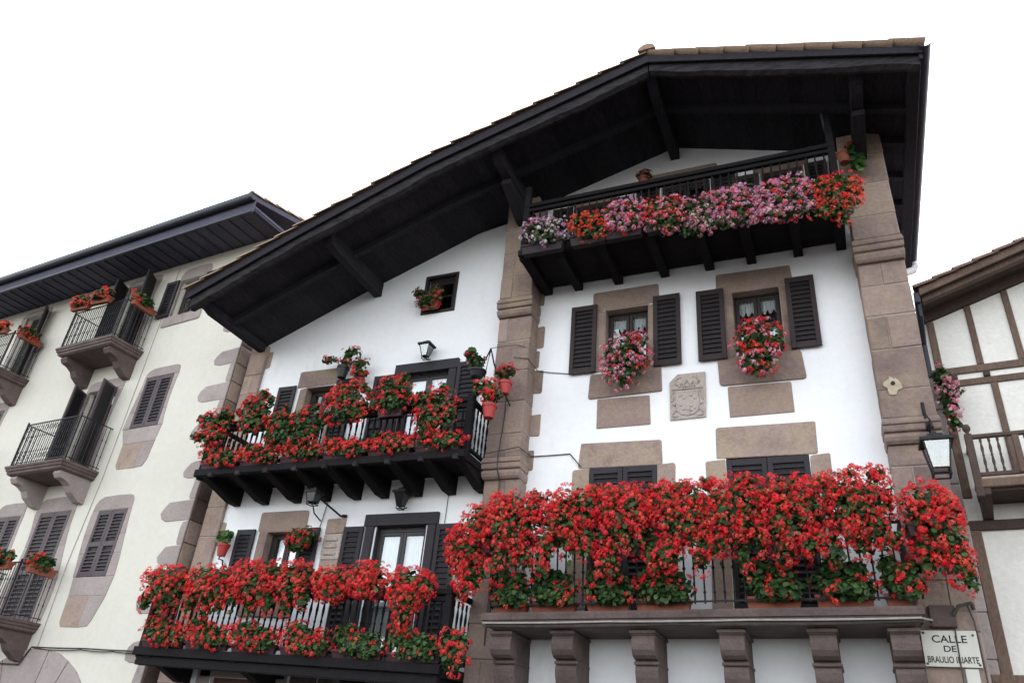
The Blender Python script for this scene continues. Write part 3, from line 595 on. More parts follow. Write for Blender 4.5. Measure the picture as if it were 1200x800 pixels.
q = MB(); q.box(.03, .14, .012, 7.5, 0, 11.98); sw = ob('side_wall', q, 'darkstone', LH)
# quoins at the corner, long and short in turn
rq = random.Random(4); z = .2; k = 0
def stone_poly(parent, poly, m, y=0.0, proud=.012, e=.012):
    cx = sum(p[0] for p in poly) / len(poly); cz = sum(p[1] for p in poly) / len(poly); inner = []
    for px, pz in poly:
        d = math.hypot(px - cx, pz - cz); k = 1 - e / d; inner.append((cx + (px - cx) * k, cz + (pz - cz) * k))
    mb = MB(); mb.loft([[(p[0], y + .06, p[1]) for p in poly], [(p[0], y - proud + .009, p[1]) for p in poly], [(p[0], y - proud, p[1]) for p in inner]]); return ob('stone_block', mb, m, parent)
while z < 11.7:
    hh = rq.uniform(.34, .44); x0 = .13 - .66 - rq.uniform(-.10, .22); j = lambda: rq.uniform(-.025, .025)
    stone_poly(LH, [(.13, z), (.13, z + hh), (x0 + .30, z + hh + j()), (x0 + .16 + j(), z + hh - .02), (x0 + .05 + j(), z + hh * .72), (x0 + j(), z + hh * .42), (x0 + .05 + j(), z + hh * .14), (x0 + .2, z + j())], 'stone_mauve')
    if rq.random() < .55: x0 = .13 - rq.uniform(.14, .26); stone_poly(LH, [(.13, z + hh + .01), (.13, z + .84), (x0 + .04, z + .84 + j()), (x0 + j(), z + .7), (x0 + j(), z + hh + .06), (x0 + .05, z + hh + .01)], 'stone_mauve')
    for j_ in range(2): q = MB(); q.box(.142, .156, .02, rq.uniform(.35, .6), z + .01 + .425 * j_, z + .425 * (j_ + 1) - .01, .005); ob('stone_block', q, rq.choice(['darkstone', 'stone', 'stone_pale']), sw)
    z += .85; k += 1
def lsurround(a, b, z0, z1, seed, tl=.32, wj=.2, base=0.0, lw=.16):
    rr = random.Random(seed); ph1, ph2 = rr.uniform(0, 6), rr.uniform(0, 6)
    outl = lambda z: a - wj * (.62 + .38 * math.sin((z - z0) * 2.2 + ph1)) - .03; outr = lambda z: b + wj * (.72 + .42 * math.sin((z - z0) * 1.9 + ph2)) + .03
    L0, R0 = outl(z1), outr(z1)
    stone_poly(LH, [(L0, z1 + .004), (R0, z1 + .004), (R0 - .01, z1 + tl * .6), (R0 - .06, z1 + tl * .9), (R0 - .16, z1 + tl), ((a + b) / 2, z1 + tl * 1.06), (L0 + .22, z1 + tl), (L0 + .09, z1 + tl * .8), (L0 + .02, z1 + tl * .45)], 'stone_mauve')
    n = 3; zc_ = [z0, z0 + (z1 - z0) * rr.uniform(.28, .4), z0 + (z1 - z0) * rr.uniform(.6, .72), z1]
    for p, q_ in zip(zc_, zc_[1:]):
        zz = frange(p + .003, q_ - .003, 5)
        stone_poly(LH, [(a, zz[0]), (a, zz[-1])] + [(outl(t), t) for t in reversed(zz)], 'stone_mauve', e=.006); stone_poly(LH, [(b, zz[0]), (b, zz[-1])] + [(outr(t), t) for t in reversed(zz)], 'stone_mauve', e=.006)
    if base:
        z2, z3 = z0 - .36, z0 - base; L1, R1 = outl(z0), outr(z0)
        stone_poly(LH, [(L1 + .02, z0 - .004), (R1, z0 - .004), (R1 - .06, z2), (a - .03, z2)], 'stone_mauve', e=.006)
        stone_poly(LH, [(a - .03, z2 - .005), (b - .30, z2 - .005), (b - .33, z3), (a + .05, z3 + .01), (a - .02, z3 + .1)], 'stone_pale', e=.006); stone_poly(LH, [(b - .295, z2 - .005), (R1 - .06, z2 - .005), (b + .03, z3 + .15), (b - .06, z3 + .02), (b - .325, z3)], 'stone_mauve', e=.006)
def pair(a, b, z0, z1, y, split=None, n=16, m='shutter_left'):
    mid = (a + b) / 2; shutter(LH, a + .004, mid - .004, z0 + .005, z1 - .005, y, m, n, split); shutter(LH, mid + .004, b - .004, z0 + .005, z1 - .005, y, m, n, split)
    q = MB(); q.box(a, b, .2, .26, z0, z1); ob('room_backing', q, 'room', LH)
lsurround(-2.67, -1.75, 7.50, 8.76, 60, tl=.22, base=.95); pair(-2.67, -1.75, 7.50, 8.76, .02, None, 16)
lsurround(-2.68, -1.77, 4.30, 5.66, 70, tl=.30, base=.95); pair(-2.68, -1.77, 4.30, 5.66, .02, 4.95, 20)
lsurround(-6.35, -5.45, 4.35, 5.74, 75, tl=.30); pair(-6.35, -5.45, 4.35, 5.74, .02, 5.0, 20)
lsurround(-2.67, -1.75, 10.42, 11.45, 80, tl=.32, wj=.16); stone_patch(LH, -2.85, -1.55, 10.14, 10.40, 'stone_mauve', rad=.05, seed=84, proud=.03)
window(LH, -2.67, -1.75, 10.42, 11.45, .17, 'frame_w', 2, (.5,), .05, 'half', cseed=21)
shutter(LH, -3.12, -2.69, 10.42, 11.45, -.03, 'shutter_grey', 13); shutter(LH, -1.73, -1.30, 10.42, 11.45, -.03, 'shutter_grey', 13)
lsurround(-4.72, -3.64, 3.46, 5.74, 90, tl=.32, wj=.3); pair(-4.72, -3.64, 3.46, 5.74, .02, 4.45, 28)
lsurround(-4.72, -3.62, 6.62, 8.70, 100, tl=.25, wj=.18); window(LH, -4.72, -3.62, 6.62, 8.70, .16, 'frame_w', 2, (.45,), .06, 'half', name='balcony_door', cseed=22)
shutter(LH, -5.28, -4.75, 6.65, 8.66, -.03, 'shutter_left', 24, 7.6); shutter(LH, -4.74, -4.24, 6.65, 8.66, -.03, 'shutter_left', 24, 7.6, hinge='l', ang=R(-62)); shutter(LH, -3.62, -3.12, 6.65, 8.66, -.03, 'shutter_left', 24, 7.6, hinge='l', ang=R(-70))
lsurround(-4.72, -3.68, 9.62, 11.72, 110, tl=.16, wj=.2); window(LH, -4.72, -3.68, 9.62, 11.72, .16, 'frame_w', 2, (.45,), .06, 'half', name='balcony_door', cseed=23)
shutter(LH, -5.26, -4.75, 9.64, 11.70, -.03, 'shutter_grey', 24, 10.6); shutter(LH, -3.66, -3.16, 9.64, 11.70, -.03, 'shutter_grey', 24, 10.6, hinge='l', ang=R(-58)); shutter(LH, -4.74, -4.26, 9.64, 11.70, -.03, 'shutter_grey', 24, 10.6, hinge='l', ang=R(-66))
lsurround(-9.1, -8.1, 9.55, 11.72, 120, tl=.16, wj=.2); window(LH, -9.1, -8.1, 9.55, 11.72, .16, 'frame_w', 2, (.45,), .06, 'half', name='balcony_door', cseed=24); shutter(LH, -8.08, -7.58, 9.6, 11.7, -.03, 'shutter_grey', 24, 10.6, hinge='l', ang=R(-35))
lsurround(-9.1, -8.1, 6.6, 8.7, 130, tl=.25, wj=.2); pair(-9.1, -8.1, 6.6, 8.7, .02, 7.6, 24)
# arched portal, voussoir by voussoir
ac, zc = -3.0, .50
for i in range(11):
    a0, a1 = math.pi * i / 11 + .004, math.pi * (i + 1) / 11 - .004; mb = MB()
    P = [(ac + r * math.cos(a), zc + r * math.sin(a)) for r, a in ((1.72, a0), (2.46, a0), (2.47, (a0 + a1) / 2), (2.46, a1), (1.72, a1), (1.71, (a0 + a1) / 2))]
    mb.prism(P, 'y', -.03 - .006 * (i % 3), .1); ob('voussoir', mb, 'stone_mauve', LH)
q = MB(); q.prism([(ac + 1.70 * math.cos(math.pi * i / 16), zc + 1.70 * math.sin(math.pi * i / 16)) for i in range(17)] + [(ac - 1.7, .02), (ac + 1.7, .02)], 'y', -.006, .12); ob('portal_door', q, 'wood_door', LH)
# iron balconies on stone slabs
def stone_bal(x0, x1, z, off, tall=1.02, scroll=False):
    mb = MB(); mb.rects([(z - .20, -.08), (z - .17, -.03), (z - .12, -.025), (z - .11, .0), (z - .06, .01), (z - .05, .03), (z, .035)], x0, x1, -off, .02)
    B = ob('iron_balcony', mb, 'stone_balc', LH)
    for xc in (x0 + .22, x1 - .22):
        c = MB(); c.prism([(.02, z - .18), (-off + .12, z - .18), (-off + .10, z - .26), (-off + .16, z - .34), (-off + .30, z - .37), (-off + .42, z - .44), (-off + .50, z - .56), (-.14, z - .70), (.02, z - .72)], 'x', xc - .11, xc + .11); ob('corbel', c, 'stone_mauve' if scroll else 'stone_balc', B)
    yf = -off + .05
    r_ = MB(); r_.box(x0 + .02, x1 - .02, yf - .012, yf + .012, z + tall - .02, z + tall); ob('rail', r_, 'iron', B); r_ = MB(); r_.box(x0 + .02, x1 - .02, yf - .008, yf + .008, z + .07, z + .085); ob('rail', r_, 'iron', B)
    for xx in (x0 + .03, x1 - .03):
        s_ = MB(); s_.box(xx - .01, xx + .01, yf, .02, z + tall - .02, z + tall); ob('side_rail', s_, 'iron', B); s_ = MB(); s_.box(xx - .008, xx + .008, yf, .02, z + .07, z + .085); ob('side_rail', s_, 'iron', B)
        s_ = MB(); s_.box(xx - .016, xx + .016, yf - .016, yf + .016, z, z + tall + .05); ob('post', s_, 'iron', B)
    def fb(): 
        b = MB(); b.lathe([(.008, 0), (.008, .3), (.016, .33), (.008, .36), (.008, tall - .36), (.016, tall - .33), (.008, tall - .3), (.008, tall - .01)], 5); return b
    n = int((x1 - x0) / .085); balusters(B, 'fb%.2f' % tall, fb, 'iron', [(x, yf, z) for x in frange(x0 + .1, x1 - .1, n)] + [(xx, y, z) for xx in (x0 + .03, x1 - .03) for y in frange(yf + .09, -.06, 8)])
    if scroll:
        for i in range(int((x1 - x0) / .17)):
            cx = x0 + .12 + i * .17; t_ = MB(); t_.tube([(cx + .055 * math.cos(a), yf, z + .2 + .055 * math.sin(a)) for a in [k * math.tau / 10 for k in range(11)]], .006, 4); t_.tube([(cx + .055 * math.cos(a), yf, z + tall - .14 + .055 * math.sin(a)) for a in [k * math.tau / 10 for k in range(11)]], .006, 4); ob('scroll', t_, 'iron', B)
    return B
stone_bal(-5.20, -3.20, 9.55, .85); stone_bal(-5.18, -3.22, 6.56, .85, scroll=True); stone_bal(-5.15, -3.30, 3.42, .85); stone_bal(-9.6, -7.62, 9.5, .85); stone_bal(-9.6, -7.62, 6.52, .85)
# deep eaves
E_ = MB(); E_.box(-14.2, .46, -.96, .3, 12.06, 12.12); ev = ob('roof', E_, 'eave_blue', LH)
x = -14.1
while x < .40:
    q = MB(); q.box(x, min(x + .20, .44), -.95, .02, 12.021, 12.058); ob('soffit_plank', q, 'eave_blue', ev); x += .205
for i in range(40):
    xx = -13.9 + i * .365
    if xx < .4: q = MB(); q.box(xx - .02, xx + .02, -.955, .02, 11.992, 12.019, .004); ob('cover_strip', q, 'gutter', ev)
q = MB(); q.box(-14.2, .48, -1.0, -.962, 11.92, 12.22); ob('fascia_board', q, 'eave_blue', ev)
gr = []
for xx in (-14.2, .50): gr.append([(xx, -1.085 + .085 * math.cos(a), 12.30 + .11 * math.sin(a)) for a in [math.pi + math.pi * k / 8 for k in range(9)]] + [(xx, -1.0, 12.34), (xx, -1.17, 12.34)])
q = MB(); q.loft(gr); ob('gutter', q, 'gutter', ev, smooth=True)
q = MB(); q.box(-14.2, .49, -1.035, -.985, 11.895, 11.955, .01); ob('gutter_strip', q, 'gutter', ev)
q = MB(); q.prism([(-1.0, 12.22), (-1.0, 12.34), (3.5, 13.5), (7.6, 12.4), (7.6, 12.12), (3.5, 13.3)], 'x', -14.2, .48); ob('roof_deck', q, 'eave_blue', ev)
for i in range(15):
    yy = -1.12 + i * .36; zz = 12.36 + (yy + 1.0) * .2578
    if i < 13:
        mb = halfpipe(.44, .11, .095); o = ob('verge_tile', mb, 'tile', ev, origin=(0, 0, 0), smooth=True); o.location = Vector((.42, yy, zz)) - org(ev); o.rotation_euler = (0, -math.atan(.2578) + .05, R(90))
q = MB()
for i in range(240):
    a, b = -14.2 + i * .0605, -14.2 + (i + 1) * .0605; h = lambda t: .04 * abs(math.sin(t * math.pi / .22))
    q.add([(a, -1.1, 12.33 + h(a)), (b, -1.1, 12.33 + h(b)), (b, 3.5, 13.51 + h(b)), (a, 3.5, 13.51 + h(a))], [(0, 1, 2, 3)])
ob('tile_field', q, 'tile', ev, kind='stuff')

# ================================================================== RIGHT HOUSE (timber frame)
RP0, RA = Vector((1.5, .35, 0)), R(-4.973)
RDX, RDY = Vector((math.cos(RA), math.sin(RA), 0)), Vector((-math.sin(RA), math.cos(RA), 0))
def RW(s, off, z): return RP0 + RDX * s - RDY * off + Vector((0, 0, z))
RH = thing('timber_framed_house', 'timber framed house with off-white panels and brown balustrade beside the stone pier', 'house', RP0, RA, local=True)
rtop = lambda s: 8.02 + .33 * s
q = MB(); q.prism([(-.10, 0), (3.6, 0), (3.6, rtop(3.6)), (-.10, rtop(-.1))], 'y', 0, 6); ob('wall', q, 'panel', RH)
def tim(x0, x1, z0, z1, y=-.03, m='timber', name='timber_beam'):
    q = MB(); q.box(x0, x1, y, .05, z0, z1, .008, .004, rng); return ob(name, q, m, RH)
def stud(x, z0, z1, wd=.085, y=-.028): tim(x - wd / 2, x + wd / 2, z0, z1, y, name='timber_post')
tim(-.1, 3.6, 7.12, 7.235); tim(-.1, 3.6, 6.93, 7.03); stud(.575, 7.236, rtop(.575)); stud(1.08, 7.236, rtop(1.08)); stud(1.6, 7.236, rtop(1.6)); stud(.06, 7.236, rtop(.06), .10)
stud(.06, 5.3, 6.929, .11); stud(.68, 5.5, 6.929); stud(1.3, 5.5, 6.929); stud(1.9, 5.5, 6.929)
for xx in (.22, .62, 1.2, 1.8): tim(xx - .04, xx + .04, 7.03, 7.12, -.05, 'timber_dk', 'beam_end')
tim(-.1, 3.6, 4.86, 4.985, -.05, 'timber_dk'); stud(.07, 3.12, 4.859, .13, -.04); stud(2.0, 3.12, 4.859, .13, -.04); tim(-.1, 3.6, 3.02, 3.12, -.08, 'timber', 'sill_beam'); tim(-.1, 3.6, 2.8, 2.95, -.05, 'timber_dk')
# side stone of the neighbouring wall beside the pier
for i, (z0, z1) in enumerate([(2.2 + .55 * k, 2.2 + .55 * k + .54) for k in range(9)]):
    stone_patch(RH, -.26, .0, z0, z1, 'stone_mauve', rad=.02, jit=.008, seed=200 + i, proud=.06)
# balcony
bf = MB(); bf.box(.17, 3.6, -.62, .0, 5.235, 5.345, .008); RB = ob('timber_balcony', bf, 'timber', RH)
q = MB(); q.box(.17, 3.6, -.60, -.05, 5.345, 5.375); ob('floor_board', q, 'stone_pale', RB)
q = MB(); q.box(.20, 3.6, -.605, -.545, 5.90, 5.955, .01); ob('handrail', q, 'timber_dk', RB)
q = MB(); q.box(.20, 3.6, -.595, -.555, 5.39, 5.44, .006); ob('rail', q, 'timber_dk', RB)
q = MB(); q.box(.14, .23, -.62, -.53, 5.12, 5.97, .01); q.lathe([(.03, 5.97), (.02, 5.99), (.045, 6.03), (.05, 6.06), (.035, 6.10), (.0, 6.115)], 10, (.185, -.575, 0)); ob('corner_post', q, 'timber_dk', RB)
q = MB(); q.box(.66, .735, -.615, -.535, 5.40, 5.90, .008); ob('post', q, 'timber', RB)
q = MB(); q.box(.16, .21, -.53, .0, 5.90, 5.955, .01); ob('side_rail', q, 'timber_dk', RB); q = MB(); q.box(.165, .205, -.53, .0, 5.39, 5.44); ob('side_rail', q, 'timber_dk', RB)
def rbal():
    b = MB(); b.lathe([(.017, 0), (.017, .05), (.01, .07), (.02, .14), (.012, .22), (.018, .235), (.012, .25), (.02, .33), (.01, .40), (.017, .42), (.017, .47)], 7); return b
balusters(RB, 'right', rbal, 'timber_dk', [(x, -.575, 5.435) for x in (.31, .405, .50, .595, .80, .90, 1.0, 1.1, 1.2, 1.3, 1.4)] + [(.185, y, 5.435) for y in frange(-.45, -.08, 5)])
for xx in (.24, .82, 1.4):
    q = MB(); q.prism([(.0, 5.235), (-.6, 5.235), (-.6, 5.15), (-.5, 5.10), (-.12, 4.99), (.0, 4.99)], 'x', xx - .06, xx + .06); ob('bracket_beam', q, 'timber_dk', RB)
yv = -.55
while yv < -.02: q = MB(); q.box(.2, 3.6, yv, yv + .10, 5.2, 5.233); ob('underboard', q, 'timber_dk', RB); yv += .105
# roof
slope = .33
def rz(s): return 8.36 + slope * s
def ral(x0, x1, y0, y1, t0, t1, name, m):
    q = MB(); q.prism([(x0, rz(x0) - t0), (x1, rz(x1) - t0), (x1, rz(x1) - t1), (x0, rz(x0) - t1)], 'y', y0, y1); return ob(name, q, m, RF)
q = MB(); q.prism([(-.02, rz(-.02) - .10), (3.8, rz(3.8) - .10), (3.8, rz(3.8) - .15), (-.02, rz(-.02) - .15)], 'y', -.62, 6.2); RF = ob('roof', q, 'timber_dk', RH)
ral(-.02, 3.8, -.66, -.622, .07, .20, 'barge_board', 'timber'); ral(.0, 3.8, -.55, -.45, .151, .27, 'rafter', 'timber'); ral(.0, 3.8, -.06, .05, .151, .33, 'rafter', 'timber_dk')
for k in range(4): ral(.0, 3.8, -.42 + k * .09, -.335 + k * .09, .152, .18, 'soffit_plank', 'timber_dk')
tt = None
for row in range(3):
    for i in range(13):
        s = -.05 + i * .27; c = (s - .02, -.61 + row * .22, rz(s) - .085)
        if tt is None: tt = ob('roof_tile', halfpipe(.34, .115, .10), 'tile_dk', RF, origin=(0, 0, 0), smooth=True); o = tt; o.location = Vector(c) - org(RF); o.rotation_euler = (0, -math.atan(slope) + .045, 0)
        else: o = inst(tt, c, RF, (0, -math.atan(slope) + .045 + rng.uniform(-.01, .01), rng.uniform(-.02, .02)))
q = MB()
for i in range(90):
    a, b = -.05 + i * .06, .01 + i * .06; h = lambda t: .04 * abs(math.sin(t * math.pi / .22)); q.add([(-.05, a, rz(-.05) - .07 + h(a)), (3.8, a, rz(3.8) - .07 + h(a)), (3.8, b, rz(3.8) - .07 + h(b)), (-.05, b, rz(-.05) - .07 + h(b))], [(0, 1, 2, 3)])
ob('tile_field', q, 'tile_dk', RF, kind='stuff')
q = MB(); q.box(-.10, -.02, -.64, 3.0, 8.05, 8.22, .01); ob('gutter', q, 'gutter', RF)
q = MB(); q.tube([(-.06, -.55, 8.08), (-.06, -.5, 7.9), (-.08, -.1, 7.62), (-.08, -.08, 7.1)], .04, 8); ob('downpipe', q, 'gutter', RH, smooth=True)

# ================================================================== PLANTS
def np_mesh(name, V, F, Cc, m, parent, origin, kind='stuff'):
    V = np.asarray(V, dtype=np.float32) - np.array(origin, dtype=np.float32); F = np.asarray(F, dtype=np.int32)
    me = bpy.data.meshes.new(name); me.vertices.add(len(V)); me.vertices.foreach_set('co', V.ravel())
    k = F.shape[1]; me.loops.add(F.size); me.loops.foreach_set('vertex_index', F.ravel()); me.polygons.add(len(F)); me.polygons.foreach_set('loop_start', np.arange(0, F.size, k, dtype=np.int32))
    me.update(calc_edges=True)
    a = me.color_attributes.new('Col', 'FLOAT_COLOR', 'POINT'); a.data.foreach_set('color', np.concatenate([Cc, np.ones((len(Cc), 1))], 1).astype(np.float32).ravel())
    me.materials.append(M[m]); o = bpy.data.objects.new(name, me); COL.objects.link(o); o.parent = parent; o.location = Vector(origin) - org(parent); ORG[o.name] = Vector(origin)
    if kind: o['kind'] = kind
    return o
def basis(d):
    # rotation taking +z to d, batch
    d = d / np.linalg.norm(d, axis=1, keepdims=True); h = np.where(np.abs(d[:, 2:3]) < .9, np.array([[0, 0, 1.]]), np.array([[1., 0, 0]]))
    u = np.cross(h, d); u /= np.linalg.norm(u, axis=1, keepdims=True); v = np.cross(d, u); return u, v, d
def head_template(r, florets, rg):
    # a geranium umbel: florets of five petals over a flattened dome
    V = []; F = []; S = []
    for k in range(florets):
        ct = 1 - 1.35 * (k + .5) / florets; ph = k * 2.39996 + rg.uniform(-.3, .3); stt = math.sqrt(max(0, 1 - ct * ct)); d = np.array([stt * math.cos(ph), stt * math.sin(ph), ct * .8 + .1]) + np.array([rg.uniform(-.15, .15) for _ in range(3)]); d /= np.linalg.norm(d)
        c = d * r * rg.uniform(.70, 1.12); u, v, w_ = [q[0] for q in basis(d[None])]; pl = r * rg.uniform(.48, .64); rot = rg.uniform(0, 6.28); sh = rg.uniform(.72, 1.18)
        for p in range(5):
            a = rot + p * math.tau / 5; e = u * math.cos(a) + v * math.sin(a); t = -u * math.sin(a) + v * math.cos(a); b = len(V); lift = rg.uniform(-.2, .35)
            V += [c - w_ * .006, c + e * pl * .64 + t * pl * .31 + w_ * pl * lift * .6, c + e * pl + w_ * pl * lift, c + e * pl * .64 - t * pl * .31 + w_ * pl * lift * .6]; F.append((b, b + 1, b + 2, b + 3)); S += [sh * .78, sh, sh * 1.06, sh]
    return np.array(V), np.array(F), np.array(S)
_rg = np.random.RandomState(3)
HEADS = [head_template(1.0, n_, random.Random(n_ * 7 + 1)) for n_ in (7, 8, 9, 10, 6, 5)]
LEAF_V = np.array([[0, 0, 0]] + [[math.cos(a) * rr, math.sin(a) * rr, .16 + .05 * (i % 2)] for i, (a, rr) in enumerate([(math.radians(x_), r_) for x_, r_ in ((20, .95), (62, 1.0), (104, .92), (146, 1.02), (188, .9), (230, .98), (272, .94), (322, .9))])])
LEAF_F = np.array([[0, i, i + 1] for i in range(1, 8)] + [[0, 8, 1]])
RED = [(.84, .026, .034), (.88, .05, .055), (.76, .018, .030), (.88, .085, .085), (.82, .03, .045), (.90, .10, .065)]
REDORANGE = [(.82, .085, .035), (.80, .05, .028), (.86, .13, .07)]
PINK = [(.82, .27, .38), (.78, .20, .32), (.86, .46, .54), (.84, .33, .42)]
LILAC = [(.64, .30, .58), (.70, .36, .60), (.76, .48, .62)]
WHITEP = [(.80, .62, .66), (.76, .46, .54), (.82, .72, .74), (.62, .22, .34)]
DULLRED = [(.40, .045, .05), (.50, .07, .06), (.34, .03, .04)]
GREEN = [(.022, .055, .016), (.035, .085, .022), (.06, .115, .03), (.016, .04, .014), (.075, .12, .038)]
DRY = [(.14, .11, .05), (.20, .13, .07), (.10, .10, .04)]

def sample(blobs, n, lo, hi, rs, front=.55):
    w_ = np.array([b[3] * b[5] + b[3] * b[4] for b in blobs]); w_ = w_ / w_.sum(); ix = rs.choice(len(blobs), n, p=w_); B = np.array(blobs)[ix]
    d = rs.normal(size=(n, 3)); d /= np.linalg.norm(d, axis=1, keepdims=True); flip = (d[:, 1] > front); d[flip, 1] *= -1
    P_ = B[:, :3] + d * B[:, 3:6] * rs.uniform(lo, hi, (n, 1)); nrm = d / B[:, 3:6]; nrm /= np.linalg.norm(nrm, axis=1, keepdims=True); return P_, nrm

def plant(name, label, cat, base, blobs, nh, nl, cols, seed, hr=.062, lr=.048, group=None, pot=None, potmat='terracotta', stems=10, leafcols=None, rotz=0.0, flip=None):
    rs = np.random.RandomState(seed); T = thing(name, label, cat, base, rotz, group); base = Vector(base)
    # pot
    pmin = base
    if pot and pot[0] == 'trough':
        _, L_, W_, Hh = pot; mb = MB(); x, y, z = base; t = .03
        o4 = lambda k, zz: [(x - L_ / 2 + k, y - W_ / 2 + k, zz), (x + L_ / 2 - k, y - W_ / 2 + k, zz), (x + L_ / 2 - k, y + W_ / 2 - k, zz), (x - L_ / 2 + k, y + W_ / 2 - k, zz)]
        mb.loft([o4(t, z), o4(.008, z + Hh - .035), o4(-.006, z + Hh - .033), o4(-.006, z + Hh), o4(.012, z + Hh), o4(.016, z + Hh - .03)]); ob('planter', mb, potmat, T, origin=(x, y, z))
    elif pot and pot[0] == 'round':
        _, r_, Hh = pot; mb = MB(); mb.lathe([(r_ * .68, 0), (r_ * .95, Hh * .78), (r_ * 1.06, Hh * .79), (r_ * 1.08, Hh), (r_ * .96, Hh), (r_ * .92, Hh - .03)], 14, base); ob('pot', mb, potmat, T, origin=tuple(base), smooth=True)
    ph = pot[-1] if pot else .0
    # leaves
    nc = int(nl * .3); P2, n2 = sample(blobs, nc, .05, .62, rs, .95)
    P_, nrm = sample(blobs, nl, .35, .93, rs, .8); P_ = np.concatenate([P_, P2]); nrm = np.concatenate([nrm, n2]); no = nl; nl = nl + nc; dirs = nrm * .7 + rs.normal(size=(nl, 3)) * .45 + np.array([0, -.25, .45]); u, v, w_ = basis(dirs); sc = lr * rs.uniform(.65, 1.3, (nl, 1, 1)); sc[no:] *= 1.9
    V = P_[:, None] + sc * (LEAF_V[None, :, 0:1] * u[:, None] + LEAF_V[None, :, 1:2] * v[:, None] + LEAF_V[None, :, 2:3] * w_[:, None])
    F = LEAF_F[None] + (np.arange(nl) * 9)[:, None, None]; lc = np.array(leafcols or GREEN); cc = lc[rs.randint(len(lc), size=nl)] * rs.uniform(.75, 1.25, (nl, 1))
    np_mesh('foliage', V.reshape(-1, 3), F.reshape(-1, 3), np.repeat(cc, 9, 0), 'leaf', T, tuple(base))
    # flower heads
    if nh:
        P_, nrm = sample(blobs, nh, .86, 1.08, rs, .45); d = nrm + rs.normal(size=(nh, 3)) * .25 + np.array([0, -.2, .25]); u, v, w_ = basis(d); Vs, Fs, Cs = [], [], []; off = 0; pal = np.array(cols)
        for i in range(nh):
            hv, hf, hsd = HEADS[rs.randint(len(HEADS))]; s_ = hr * rs.uniform(.55, 1.25); q = hv * s_
            Vs.append(P_[i] + q[:, :1] * u[i] + q[:, 1:2] * v[i] + q[:, 2:3] * w_[i] * .8); Fs.append(hf + off); off += len(hv); c = pal[rs.randint(len(pal))] * rs.uniform(.82, 1.14)
            if rs.rand() < .05: c = np.array([.30, .06, .045])
            Cs.append(np.clip(c[None] * hsd[:, None], 0, .9))
        np_mesh('blooms', np.concatenate(Vs), np.concatenate(Fs), np.concatenate(Cs), 'petal', T, tuple(base))
    # stems from the pot into the crown
    if stems:
        mb = MB(); Q, _ = sample(blobs, stems, .3, .95, rs, .9)
        for i in range(stems):
            a = base + Vector((rs.uniform(-.5, .5) * (pot[1] if pot and pot[0] == 'trough' else .06) * .8, rs.uniform(-.02, .02), max(ph - .03, 0))); b = Vector(Q[i]); m_ = (a + b) / 2 + Vector((0, -.02, .06)); mb.tube([a, m_, b], .006, 4)
        ob('stems', mb, 'stem', T, origin=tuple(base), kind='stuff')
    return T

# --- red hedge over the stone balcony's rail
GS = 'red geranium bushes along the stone balcony rail'
hwhere = ['beside the centre pier', 'before the left shuttered door\'s left leaf', 'before the left shuttered door\'s right leaf', 'between the two shuttered doors', 'before the right shuttered door\'s left leaf', 'before the right shuttered door\'s right leaf', 'before the white wall next to the right pier']
hs_ = [(-4.34, 4.80, .50, .34, .42, 3), (-3.50, 4.84, .50, .34, .44, 4), (-2.70, 4.78, .46, .34, .48, 5), (-1.98, 4.80, .44, .34, .46, 6), (-1.26, 4.82, .46, .34, .50, 7), (-.56, 4.78, .44, .34, .48, 8), (.16, 4.86, .48, .34, .44, 9)]
for (x, z, a, b, c, sd_) in hs_:
    zr = 4.46 + .024 * (x + 2.05)
    rr = random.Random(sd_); bl = [(x, -1.02, z, a * .92, b, c), (x + rr.uniform(-.12, .12), -1.14, z - .16, a * .8, b * .75, c * .9), (x - .22, -1.04, z + rr.uniform(.06, .16), a * .55, b * .8, c * .7), (x + .22, -1.04, z + rr.uniform(.02, .14), a * .55, b * .8, c * .7)]
    for k in range(6): bl.append((x + rr.uniform(-.44, .44), -1.14 + rr.uniform(-.06, .06), z - rr.uniform(.34, .66), rr.uniform(.10, .18), .12, rr.uniform(.16, .28)))
    for k in range(3): bl.append((x + rr.uniform(-.4, .4), -1.0 + rr.uniform(-.1, .1), z + c * rr.uniform(.68, .86), .11, .10, .10))
    plant('geranium_bush', 'red hedge geranium on the stone balcony ' + hwhere[sd_ - 3], 'geranium', (x, -.95, zr), bl, 450, 1600, RED, sd_, .038, .029, GS, ('trough', .72, .16, .16), 'purple', 8)
plant('geranium_bush', 'red geranium trailing round the left end of the stone balcony rail', 'geranium', (-4.84, -.72, 4.36),
      [(-5.0, -.85, 4.72, .36, .34, .40), (-5.12, -.95, 4.42, .32, .28, .42), (-5.2, -.9, 4.18, .24, .22, .36), (-4.98, -1.0, 4.05, .24, .18, .3), (-4.9, -.8, 4.85, .34, .3, .28), (-5.3, -.95, 4.5, .2, .2, .3), (-5.1, -1.0, 3.85, .12, .12, .2)], 480, 1500, RED, 2, .038, .029, GS, ('trough', .2, .55, .16), 'purple', 8)
plant('geranium_bush', 'red geranium trailing round the right end of the stone balcony against the pier', 'geranium', (.78, -.75, 4.44),
      [(.92, -.9, 4.78, .32, .34, .34), (1.02, -.98, 4.45, .28, .3, .42), (1.14, -1.0, 4.2, .18, .2, .36), (1.24, -.98, 3.98, .09, .1, .24), (.85, -.95, 4.2, .2, .18, .28), (1.1, -.95, 4.7, .2, .25, .3)], 430, 1400, RED, 10, .038, .029, GS, ('trough', .2, .55, .16), 'purple', 8)
